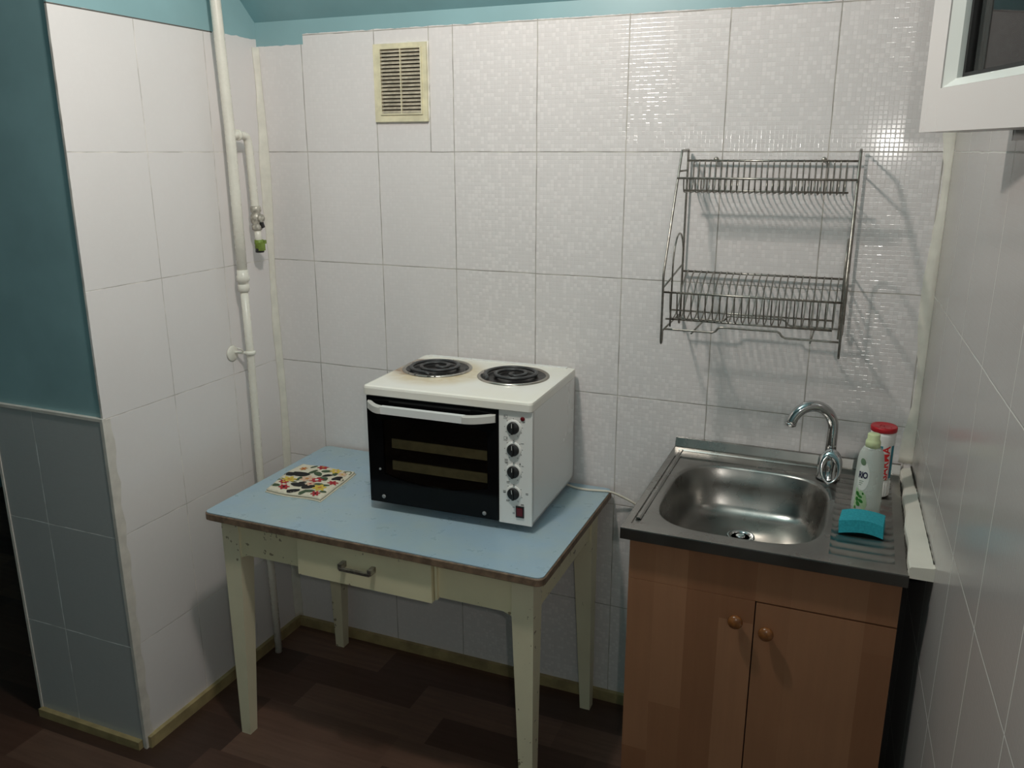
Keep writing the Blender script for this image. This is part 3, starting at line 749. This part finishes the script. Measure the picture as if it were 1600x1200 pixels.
# flowers laid out as on the cloth: u runs left to right, w from front to back
for f in ((.20, .42, .019, 'cl_yellow', 'cl_orange'), (.45, .52, .018, 'cl_peach', 'cl_orange'), (.62, .50, .017, 'cl_red', 'label_white'), (.80, .26, .018, 'cl_yellow', 'cl_orange'), (.46, .92, .015, 'cl_red', 'cl_orange'), (.17, .28, .014, 'cl_red', 'cl_yellow'), (.27, .13, .014, 'cl_red', 'cl_black'), (.90, .50, .014, 'cl_red', 'cl_red'), (.84, .08, .013, 'cl_red', 'cl_black'), (.72, .88, .015, 'cl_yellow', 'cl_peach'), (.18, .80, .010, 'cl_orange', 'cl_red'), (.88, .82, .012, 'cl_peach', 'cl_yellow'), (.60, .34, .012, 'cl_peach', 'cl_red')): flower(*f)
for l in ((.10, .58, .026, .3, 'cl_black'), (.26, .64, .030, .1, 'cl_black'), (.44, .28, .030, .0, 'cl_black'), (.64, .24, .026, .4, 'cl_black'), (.46, .08, .022, .5, 'cl_black'), (.86, .68, .022, 1.0, 'cl_black'), (.68, .70, .018, .8, 'cl_black'), (.46, .38, .014, .2, 'cl_black'), (.94, .66, .016, .2, 'cl_black'), (.32, .36, .010, .2, 'cl_green'),
          (.40, .74, .018, 1.2, 'cl_green'), (.52, .70, .020, -.6, 'cl_green'), (.60, .82, .020, .5, 'cl_green'), (.33, .50, .016, 1.5, 'cl_green'), (.72, .58, .018, 1.9, 'cl_green'), (.66, .60, .016, .2, 'cl_green'), (.10, .12, .020, .2, 'cl_green'), (.62, .08, .018, 1.2, 'cl_green'), (.70, .12, .020, .2, 'cl_green'), (.74, .36, .018, .1, 'cl_green'), (.84, .36, .016, .6, 'cl_green'), (.76, .80, .016, 1.7, 'cl_green'), (.94, .90, .020, .1, 'cl_green'), (.30, .90, .014, .9, 'cl_green'), (.06, .36, .016, .8, 'cl_green'), (.92, .18, .014, .5, 'cl_green')): leafy(*l)
mb.build('printed_fold', None, cl)

# ------------------------------------------------------------ sink cabinet
CX0, CX1, CY0, CY1, CZT = 1.353, 1.902, -.545, -.03, .845
cab = thing('sink_cabinet', 'wood-effect two-door base cabinet under the steel sink', 'cabinet', ((CX0+CX1)/2, -.29, 0))
mb = MB(); t = .016
for bx in ((CX0, CX0+t, CY0, CY1, 0, CZT-.001), (CX1-t, CX1, CY0, CY1, 0, CZT-.001), (CX0+t, CX1-t, CY0, CY1, .09, .09+t), (CX0+t, CX1-t, CY1-.004, CY1, .1, .70), (CX0+t, CX1-t, CY0+.05, CY0+.066, 0, .09)): mb.box(*bx)
mb.build('carcass', 'cab_body', cab)
FY = CY0-.016
mb = MB(); mb.box(CX0, CX1, FY, CY0-.0005, .7435, CZT-.004); mb.bevel(.0012); mb.build('top_panel', 'cab', cab)
mid = 1.629
mb = MB(); mb.box(CX0, mid-.0012, FY-.0005, CY0-.0005, .10, .7425); mb.bevel(.0012); d1 = mb.build('door', 'cab', cab)
mb = MB(); mb.box(mid+.0014, CX1, FY, CY0-.0005, .10, .7395); mb.bevel(.0012); d2 = mb.build('door', 'cab', cab)
for d_, kx, kz_ in ((d1, 1.592, .695), (d2, 1.656, .681)):
    mb = MB(); mb.lathe([(.006, 0), (.006, .008), (.0115, .012), (.0158, .017), (.0160, .020), (.0135, .0245), (.007, .0275), (.0004, .028)], (kx, FY, kz_), 'y', 28); mb.build('knob', 'knob', d_)

# ------------------------------------------------------------ steel sink
SX0, SX1, SY0, SY1, SZ = 1.336, 1.9065, -.581, -.004, .870
sk = thing('steel_sink', 'dull stainless steel sink top with one basin and ribbed drainer', 'sink', (1.62, -.29, .845))
bx0, bx1, by0, by1 = 1.381, 1.749, -.530, -.108
bcx, bcy, bhx, bhy = (bx0+bx1)/2, (by0+by1)/2, (bx1-bx0)/2, (by1-by0)/2
def sup(a, hx, hy, p):
    c_, s_ = math.cos(a), math.sin(a)
    return (math.copysign(abs(c_)**(2/p), c_)*hx, math.copysign(abs(s_)**(2/p), s_)*hy)
NA = 96
def loop(hx, hy, p, z, cx=bcx, cy=bcy): return [(cx+sup(2*PI*i/NA, hx, hy, p)[0], cy+sup(2*PI*i/NA, hx, hy, p)[1], z) for i in range(NA)]
def rect_loop(x0, x1, y0, y1, z):
    """same vertex count, radially matched to the basin outline"""
    out = []
    for i in range(NA):
        dx, dy = sup(2*PI*i/NA, bhx, bhy, 3.6)
        k = min(((x1-bcx)/dx if dx > 1e-9 else (x0-bcx)/dx if dx < -1e-9 else 1e9), ((y1-bcy)/dy if dy > 1e-9 else (y0-bcy)/dy if dy < -1e-9 else 1e9))
        out.append((bcx+dx*k, bcy+dy*k, z))
    return out
mb = MB(); mb.mat('steel')
IX0, IX1, IY0, IY1 = bx0-.030, bx1+.012, by0-.022, by1+.018
dep = .130
R_ = [loop(bhx+.004, bhy+.004, 3.6, SZ-.0030), loop(bhx, bhy, 3.6, SZ-.0045), loop(bhx-.004, bhy-.004, 3.7, SZ-.010),
      loop(bhx-.012, bhy-.012, 3.7, SZ-.05), loop(bhx-.020, bhy-.020, 3.7, SZ-.100), loop(bhx-.032, bhy-.032, 3.6, SZ-.116), loop(bhx-.052, bhy-.052, 3.3, SZ-.126),
      loop(bhx-.080, bhy-.080, 3.0, SZ-dep), loop(.034, .034, 2.0, SZ-dep-.004, 1.553, -.238), loop(.030, .030, 2.0, SZ-dep-.006, 1.553, -.238)]
mb.rings([rect_loop(IX0, IX1, IY0, IY1, SZ-.003)]+R_, cap0=False, cap1=True)
# deck pieces around the recessed basin field
def deck(x0, x1, y0, y1): mb.hexa([(x0, y0, SZ-.006), (x1, y0, SZ-.006), (x1, y1, SZ-.006), (x0, y1, SZ-.006), (x0, y0, SZ), (x1, y0, SZ), (x1, y1, SZ), (x0, y1, SZ)])
deck(SX0, IX0, SY0, SY1-.012); deck(IX0, IX1, SY0, IY0); deck(IX0, IX1, IY1, SY1-.012)
deck(IX1, SX1, SY0, -.545); deck(IX1, SX1, -.062, SY1-.012); deck(1.885, SX1, -.545, -.062)
# ribbed drainer: ribs run left to right
dy0, dy1 = -.545, -.062; nr = 14; seg = 10; rs = []
for i in range(nr*seg+1):
    y = dy0+(dy1-dy0)*i/(nr*seg); h = -.0004-.0040*(.5-.5*math.cos(2*PI*i/seg))
    if -.10 < y+0 and False: h = 0
    xa, xb = IX1, IX1+.006; xc, xd = 1.878, 1.885
    rs.append([(xa, y, SZ-.0002), (xb, y, SZ+h), (xc, y, SZ+h), (xd, y, SZ-.0002)])
mb.rings(rs, cap0=False, cap1=False, closed=False)
# raised back strip and pressed line at the left
mb.prism([(SY1-.012, SZ-.004), (SY1-.012, SZ+.002), (SY1-.006, SZ+.024), (SY1, SZ+.026), (SY1, SZ-.004)], 'x', SX0, SX1)
mb.prism([(SY1-.040, SZ-.001), (SY1-.036, SZ+.003), (SY1-.026, SZ+.003), (SY1-.022, SZ-.001)], 'x', SX0+.015, bx1+.02)
mb.prism([(SX0+.017, SZ-.001), (SX0+.020, SZ+.0022), (SX0+.026, SZ+.0022), (SX0+.030, SZ-.001)], 'y', SY0+.06, SY1-.03)
mb.mat('steel_edge')
mb.prism([(SY0-.0012, SZ-.0005), (SY0-.0012, .844), (SY0+.001, .844), (SY0+.001, SZ-.0005)], 'x', SX0, SX1+.003)
mb.box(SX0-.001, SX0+.001, SY0, SY1, .844, SZ-.0005); mb.box(SX1-.001, SX1, SY0, SY1, .860, SZ-.0005)
mb.mat('steel'); mb.prism([(SY0-.0016, SZ-.0022), (SY0-.0014, SZ+.0004), (SY0+.003, SZ+.0006), (SY0+.003, SZ-.002)], 'x', SX0, SX1+.001)
sink = mb.build('basin_and_drainer', None, sk)
mb = MB(); zb_ = SZ-dep-.006
mb.lathe([(.0335, .0025), (.034, .004), (.030, .0045), (.024, .0010), (.022, -.006)], (1.553, -.238, zb_), n=32, cap0=False, cap1=False)
dn = mb.build('drain', 'chrome', sk)
mb = MB(); mb.lathe([(.0225, -.004), (.0003, -.0045)], (1.553, -.238, zb_+.004), n=24); mb.build('drain_hole', 'chrome_dark', dn)
mb = MB(); mb.lathe([(.012, 0), (.012, .003), (.008, .004), (.0004, .0035)], (1.553, -.238, zb_+.0006), n=16); mb.build('drain_screw', 'chrome', dn)

# ------------------------------------------------------------ tap
FXc, FYc = 1.739, -.100
tp = thing('mixer_tap', 'chrome gooseneck mixer tap with looped lever at the back of the sink', 'tap', (FXc, FYc, SZ))
mb = MB(); mb.lathe([(.029, 0), (.029, .003), (.0262, .006), (.0255, .030), (.0240, .050), (.020, .060), (.013, .064)], (FXc, FYc, SZ), n=32, cap1=True); mb.build('body', 'chrome', tp)
# spout arc: up, over to the left and slightly forward
sd = Vector((-1, -.35, 0)).normalized(); rad = .052; P = [(FXc, FYc, SZ+.055), (FXc, FYc, SZ+.09), (FXc, FYc, SZ+.128)]
for i in range(1, 23):
    a = PI*i/22*.93
    P.append((FXc+sd.x*(rad-rad*math.cos(a)), FYc+sd.y*(rad-rad*math.cos(a)), SZ+.128+rad*1.12*math.sin(a)))
n_ = len(P); mb = MB(); mb.tube(P, .0115, 20, 0, radii=[.0132]*3+[.0132+.0006*math.sin(i/22*PI) for i in range(n_-3)]); spt = mb.build('spout', 'chrome', tp)
e = Vector(P[-1]); d_ = (Vector(P[-1])-Vector(P[-2])).normalized()
mb = MB(); mb.tube([e-d_*.001, e+d_*.004], .0138, 20); mb.tube([e+d_*.003, e+d_*.007], .0102, 20); mb.build('aerator', 'chrome', spt)
# looped lever: flat oval with a hole, leaning forward from the top of the body
mb = MB(); NL = 40; rsO = []
def lev(a, hx, hz_, off, th):
    x_, z_ = hx*math.sin(a), hz_*math.cos(a)
    return (x_, off, z_)
rings_ = []
for i in range(NL):
    a = 2*PI*i/NL
    xo, zo = .0265*math.sin(a)*(1-.10*math.cos(a)*-1), .0440*math.cos(a)
    zi = .0265*math.cos(a)-.0120; xi = .0165*math.sin(a)
    rings_.append([(xo, -.0030, zo), (xi, -.0045, zi), (xi, .0035, zi), (xo, .0045, zo)])
RV = [[mb.bm.verts.new(p) for p in r] for r in rings_]
for i in range(NL):
    a_, b_ = RV[i], RV[(i+1) % NL]
    for k in range(4): mb._f([a_[k], a_[(k+1) % 4], b_[(k+1) % 4], b_[k]], True)
mb.bevel(.0012, 2, 1.0)
Mx = Matrix.Translation((FXc+.004, FYc-.036, SZ+.042)) @ Matrix.Rotation(-.42, 4, 'X') @ Matrix.Rotation(0, 4, 'Z')
mb.xf(Mx); mb.tube([(FXc, FYc-.010, SZ+.056), (FXc+.002, FYc-.026, SZ+.070)], .009, 14); lv = mb.build('lever', 'chrome', tp)

# ------------------------------------------------------------ letters wrapped on a curved surface
def text_mesh(body, size, bold=.0, spacing=1.0):
    cu = bpy.data.curves.new('lettering', 'FONT'); cu.body = body; cu.size = size; cu.align_x = 'CENTER'; cu.align_y = 'CENTER'; cu.offset = bold; cu.space_character = spacing; cu.resolution_u = 3
    to = bpy.data.objects.new('lettering_source', cu); COL.objects.link(to)
    dg = bpy.context.evaluated_depsgraph_get(); me = bpy.data.meshes.new_from_object(to.evaluated_get(dg))
    bm = bmesh.new(); bm.from_mesh(me); bpy.data.objects.remove(to); bpy.data.curves.remove(cu); bpy.data.meshes.remove(me)
    for _ in range(4):
        bmesh.ops.triangulate(bm, faces=bm.faces)
        bmesh.ops.subdivide_edges(bm, edges=[e for e in bm.edges if e.calc_length() > size*.10], cuts=1)
    bmesh.ops.triangulate(bm, faces=bm.faces)
    return bm
def add_text(mb, body, size, place, key, bold=.0, turn=0.0, squeeze=1.0, spacing=1.0):
    """place(u, w) gives the 3-D point for flat text coordinates"""
    bm = text_mesh(body, size, bold, spacing); mb.mat(key); mp = {}
    for v in bm.verts:
        u, w = v.co.x*squeeze, v.co.y
        u, w = u*math.cos(turn)-w*math.sin(turn), u*math.sin(turn)+w*math.cos(turn)
        mp[v] = mb.bm.verts.new(place(u, w))
    for f in bm.faces: mb._f([mp[v] for v in f.verts])
    bm.free()

# ------------------------------------------------------------ scouring powder canister
KX, KY, KZ = 1.851, -.165, SZ+.0005
kn = thing('scouring_powder', 'white scouring powder canister with red cap behind the clear bottle', 'canister', (KX, KY, KZ))
mb = MB(); KR = .0265
mb.lathe([(.0245, 0), (KR, .002), (.0262, .010), (.0264, .037), (.0250, .039), (.0250, .041), (KR, .043), (KR, .128), (.0275, .134), (.0280, .150), (.0270, .158)], (KX, KY, KZ), n=48)
body = mb.build('body', 'white_plastic', kn)
mb = MB()
for i in range(24):
    a = 2*PI*i/24; mb.box(-.0004, .0004, -.0272, -.0258, .003, .036); bmesh.ops.rotate(mb.bm, verts=list(mb.bm.verts)[-8:], cent=(0, 0, 0), matrix=Matrix.Rotation(a, 3, 'Z'))
mb.xf(Matrix.Translation((KX, KY, KZ))); mb.build('base_ribs', 'white_plastic', body)
mb = MB(); mb.lathe([(.0278, .158), (.0292, .159), (.0295, .168), (.0280, .1705), (.0245, .1690), (.0004, .1685)], (KX, KY, KZ), n=40)
for i in range(7):
    a = i*2.4; rr = .018*(i % 3)/2; mb.lathe([(.0018, 0), (.0012, .0008), (.0002, .001)], (KX+rr*math.cos(a), KY+rr*math.sin(a), KZ+.1688), n=8)
mb.build('cap', 'red_cap', kn)
vang = math.atan2(-2.2297-KY, 1.7627-KX)       # the side of the canister that faces the room
def kplace(u, w, r=KR+.0004, rot=.0): a = vang+rot+u/r; return (KX+r*math.cos(a), KY+r*math.sin(a), KZ+.086+w)   # wrapped round the side
mb = MB()
def kband(u0, u1, w0, w1, key, r=KR+.0002, w0b=None, w1b=None):
    mb.mat(key); n = 10
    for i in range(n):
        a, b_ = u0+(u1-u0)*i/n, u0+(u1-u0)*(i+1)/n
        f = lambda q: (w0+((w0b if w0b is not None else w0)-w0)*(q-u0)/(u1-u0), w1+((w1b if w1b is not None else w1)-w1)*(q-u0)/(u1-u0))
        mb._f([mb.bm.verts.new(kplace(a, f(a)[0], r)), mb.bm.verts.new(kplace(b_, f(b_)[0], r)), mb.bm.verts.new(kplace(b_, f(b_)[1], r)), mb.bm.verts.new(kplace(a, f(a)[1], r))])
kband(-.036, .0030, -.038, .041, 'teal_print', w0b=.012, w1b=.041)
kband(.0245, .036, -.040, .041, 'teal_print')
kband(.0228, .0240, -.040, .020, 'red_print')
kband(-.034, .030, -.0435, -.042, 'olive_print')
add_text(mb, 'SARMA', .0235, lambda u, w: kplace(u+.0130, w-.001), 'red_print', bold=.0006, turn=PI/2, squeeze=1.12)
mb.build('label', None, body)

# ------------------------------------------------------------ dish soap bottle: oval section
BX, BY, BZ = 1.8275, -.285, SZ+.0005
bt = thing('dish_soap_bottle', 'translucent soap bottle with pale green neck standing on drainer behind sponge', 'bottle', (BX, BY, BZ))
brot = .10
prof = [(0, .0290, .0185), (.003, .0312, .0205), (.020, .0315, .0210), (.060, .0304, .0208), (.100, .0290, .0205), (.122, .0280, .0195), (.138, .0255, .0180), (.147, .0220, .0165), (.153, .0185, .0155), (.155, .0160, .0155)]
def oval(z, a, b_, n=44): return [(a*math.cos(2*PI*i/n), b_*math.sin(2*PI*i/n), z) for i in range(n)]
mb = MB(); mb.rings([oval(*p) for p in prof]); BM_ = Matrix.Translation((BX, BY, BZ)) @ Matrix.Rotation(brot, 4, 'Z'); mb.xf(BM_); bb = mb.build('body', 'bottle', bt)
mb = MB(); mb.lathe([(.0158, .154), (.0160, .166), (.0150, .169), (.0132, .172), (.0132, .183), (.0120, .185), (.0004, .185)], n=24); mb.xf(BM_); mb.build('neck', 'pale_cap', bt)
def bplace(u, w):   # u = arc position towards the left flank of the bottle
    z = w
    for (z0, a0, b0), (z1, a1, b1) in zip(prof, prof[1:]):
        if z0 <= z <= z1: t_ = (z-z0)/(z1-z0); A_, B_ = a0+(a1-a0)*t_, b0+(b1-b0)*t_; break
    th = 1.5*PI+u/.029
    return tuple(BM_ @ Vector(((A_+.0005)*math.cos(th), (B_+.0005)*math.sin(th), z)))
mb = MB()
def bshape(pts, key, c=(0, 0)):
    mb.mat(key); cu, cw = sum(p[0] for p in pts)/len(pts), sum(p[1] for p in pts)/len(pts)
    for k in range(4):
        s0, s1 = k/4, (k+1)/4
        for i in range(len(pts)):
            a, b_ = pts[i], pts[(i+1) % len(pts)]
            L = lambda p, s_: (cu+(p[0]-cu)*s_, cw+(p[1]-cw)*s_)
            if k == 0: mb._f([mb.bm.verts.new(bplace(*L(a, s1))), mb.bm.verts.new(bplace(*L(b_, s1))), mb.bm.verts.new(bplace(cu, cw))])
            else: mb._f([mb.bm.verts.new(bplace(*L(q, s_))) for q, s_ in ((a, s0), (b_, s0), (b_, s1), (a, s1))])
ell = lambda cu, cw, ru, rw, t=0, n=24: [(cu+ru*math.cos(2*PI*i/n)*math.cos(t)-rw*math.sin(2*PI*i/n)*math.sin(t), cw+ru*math.cos(2*PI*i/n)*math.sin(t)+rw*math.sin(2*PI*i/n)*math.cos(t)) for i in range(n)]
bshape(ell(-.0150, .088, .0130, .033), 'label_white')
mb2 = mb
o_lab = mb.build('label', None, bb)
mb = MB()
_bp = bplace
def bplace2(u, w):
    p = Vector(_bp(u, w)); c0 = Vector((BX, BY, p.z)); return tuple(p+(p-c0).normalized()*.0005)
bplace_keep = bplace; bplace = bplace2
bshape(ell(-.0190, .122, .0062, .0085, .5), 'olive_print')
add_text(mb, 'RIO', .0205, lambda u, w: bplace2(u-.0155, w+.091), 'navy_print', bold=.0008, squeeze=.62, spacing=.92)
for k_ in range(3): bshape([(-.0225, .078-.0045*k_), (-.0125-.002*k_, .078-.0045*k_), (-.0125-.002*k_, .0765-.0045*k_), (-.0225, .0765-.0045*k_)], 'olive_print')
mb.build('label_print', None, o_lab)
bplace = bplace_keep
mb = MB(); bshape([(-.030, .008), (-.006, .004), (-.001, .022), (-.005, .046), (-.014, .056), (-.028, .060)], 'pale_green_print')
bplace = bplace2
for cu, cw, r_, t_ in ((-.022, .046, .006, .5), (-.016, .040, .005, 1.2), (-.022, .033, .0055, .1), (-.014, .030, .006, .9), (-.019, .022, .0065, .4), (-.011, .048, .003, .2), (-.025, .012, .004, .3)): bshape(ell(cu, cw, r_*.6, r_, t_, 12), 'green_print')
mb.build('leaf_print', None, bb)

# ------------------------------------------------------------ sponge: bowed foam block resting on its ends
mb = MB(); rs = []; n = 14; Ls_ = .088
for i in range(n+1):
    t = i/n; u = (t-.5)*Ls_; arch = .007*(1-(2*t-1)**2); w = .033+.001*math.sin(t*7)
    rs.append([(u-.004, -w, arch+.000), (u+.002, w, arch), (u+.000, w-.002, arch+.028), (u-.006, -w+.004, arch+.027)])
mb.rings(rs, smooth=False); mb.bevel(.0022, 2, .7)
mb.xf(Matrix.Translation((1.823, -.398, SZ+.0005)) @ Matrix.Rotation(.02, 4, 'Z'))
for v in mb.bm.verts: pass
tag(mb.build('sponge', 'sponge'), 'bowed turquoise foam sponge lying on the ribbed drainer', 'sponge')

# ------------------------------------------------------------ wall dish rack
rk = thing('dish_rack', 'two-tier wire dish rack hanging on the tiled back wall above the sink', 'dish rack', (1.53, -.012, 1.235))
W = .0026
RXL, RXR = 1.330, 1.736
for X in (RXL, RXR):
    mb = MB()
    mb.tube([(X, -.016, 1.245), (X, -.016, 1.40), (X, -.016, 1.655), (X, -.016, 1.6635), (X, -.024, 1.6635), (X, -.088, 1.6615), (X, -.096, 1.6610), (X, -.101, 1.652), (X, -.165, 1.530), (X, -.236, 1.388), (X, -.241, 1.375), (X, -.241, 1.360), (X, -.239, 1.30), (X, -.238, 1.218), (X, -.236, 1.208), (X, -.230, 1.209), (X, -.227, 1.220), (X, -.227, 1.238)], W*1.1, 8, 1)
    mb.tube([(X, -.016, 1.26), (X, -.016, 1.228), (X, -.021, 1.219), (X, -.027, 1.222), (X, -.028, 1.240)], W, 8, 1)
    mb.tube([(X, -.016, 1.613), (X, -.118, 1.613)], W*.9, 8); mb.tube([(X, -.016, 1.375), (X, -.236, 1.345)], W*.9, 8); mb.tube([(X, -.022, 1.243), (X, -.234, 1.238)], W*.9, 8)
    mb.build('side_frame', 'wire', rk)
    # cup hoop inside each end
    mb = MB(); H = []
    for i in range(25):
        a = PI*i/24; H.append((X+(.012 if X < 1.5 else -.006), -.135+.062*math.cos(a), 1.385+.080*math.sin(a)))
    H = [(H[0][0], -.073, 1.243)]+H+[(H[0][0], -.197, 1.243)]
    mb.tube(H, W*.85, 8); mb.build('cup_hoop', 'wire', rk)
def rail(name, pts, r=W): mb = MB(); mb.tube(pts, r, 8, 1 if len(pts) > 2 else 0); return mb.build(name, 'wire', rk)
rail('shelf_rail', [(RXL, -.018, 1.637), (RXR, -.018, 1.637)]); rail('shelf_rail', [(RXL, -.140, 1.597), (RXR, -.140, 1.597)])
rail('shelf_rail', [(RXL+.004, -.075, 1.566), (RXR-.018, -.075, 1.566)], W*.9)
rail('shelf_rail', [(RXL, -.018, 1.357), (RXR, -.018, 1.357)]); rail('shelf_rail', [(RXL, -.236, 1.334), (RXR, -.236, 1.334)]); 
rail('shelf_rail', [(RXL, -.142, 1.275), (RXR-.020, -.142, 1.275)], W*.9); rail('shelf_rail', [(RXL, -.195, 1.2615), (RXR-.020, -.195, 1.2615)], W*.9)
NB = 27
for i in range(NB):
    X = 1.346+(1.708-1.346)*i/(NB-1)
    mb = MB(); mb.tube([(X, -.0185, 1.640), (X, -.0185, 1.600), (X, -.022, 1.572), (X, -.040, 1.563), (X, -.095, 1.563), (X, -.128, 1.563), (X, -.137, 1.572), (X, -.1395, 1.599)], W*.62, 6, 1)
    mb.build('plate_divider', 'wire', rk)
NB = 23
for i in range(NB):
    X = 1.347+(1.716-1.347)*i/(NB-1)
    P = [(X, -.018, 1.360)]
    P += [(X, -.055, 1.353), (X, -.095, 1.327), (X, -.125, 1.292), (X, -.150, 1.270), (X, -.185, 1.262), (X, -.214, 1.268), (X, -.231, 1.290), (X, -.2365, 1.338)]
    mb = MB(); mb.tube(P, W*.66, 6, 1); mb.build('plate_divider', 'wire', rk)
for yy, zz in ((-.060, 1.240), (-.205, 1.238)):
    rail('drip_tray_rail', [(RXL, yy, zz), (1.43, yy, zz), (1.452, yy, zz), (1.462, yy, zz+.014), (1.478, yy, zz+.014), (1.582, yy, zz+.014), (1.600, yy, zz+.014), (1.610, yy, zz), (1.63, yy, zz), (RXR, yy, zz)], W*.95)
for X in (1.400, 1.672): rail('cross_wire', [(X, -.058, 1.237), (X, -.222, 1.235)], W*.85)
for X in (1.400, 1.655):
    mb = MB(); mb.lathe([(.0045, 0), (.0045, .014), (.0065, .0145), (.0055, .018), (.0004, .0185)], (X, -.0005, 1.640), 'y', 14); mb.build('wall_screw', 'old_metal', rk)

# ------------------------------------------------------------ lights
def point(name, loc, energy, col, r):
    l = bpy.data.lights.new(name, 'POINT'); l.energy = energy; l.color = col; l.shadow_soft_size = r
    o = bpy.data.objects.new(name, l); COL.objects.link(o); o.location = loc; return o
point('ceiling_bulb', (.945, -.955, 2.33), 33.0, (1.0, .885, .81), .05)
point('phone_lamp', (1.830, -2.24, 1.702), 10.5, (1.0, .96, .90), .012)
wd = bpy.data.worlds.new('dim_room'); scene.world = wd; wd.use_nodes = True
bg = wd.node_tree.nodes['Background']; bg.inputs[0].default_value = (.6, .7, .8, 1); bg.inputs[1].default_value = .05

# ------------------------------------------------------------ camera
f_px, yaw, pitch, roll = 1315.73, .3927, .2696, -.0005
cd = bpy.data.cameras.new('camera'); cam = bpy.data.objects.new('camera', cd); COL.objects.link(cam)
cd.sensor_fit = 'HORIZONTAL'; cd.sensor_width = 36.0; cd.lens = f_px*36.0/1600.0; cd.clip_start = .01
fwd = Vector((-math.sin(yaw)*math.cos(pitch), math.cos(yaw)*math.cos(pitch), -math.sin(pitch)))
right = Vector((math.cos(yaw), math.sin(yaw), 0)); up = right.cross(fwd)
r2 = right*math.cos(roll)+up*math.sin(roll); u2 = -right*math.sin(roll)+up*math.cos(roll)
M = Matrix(((r2.x, u2.x, -fwd.x), (r2.y, u2.y, -fwd.y), (r2.z, u2.z, -fwd.z))).to_4x4()
M.translation = Vector((1.7627, -2.2297, 1.6597)); cam.matrix_world = M
scene.camera = cam
vs = scene.view_settings; vs.view_transform = 'Standard'; vs.look = 'None'; vs.gamma = 1.0; vs.exposure = 0.0; vs.use_curve_mapping = False
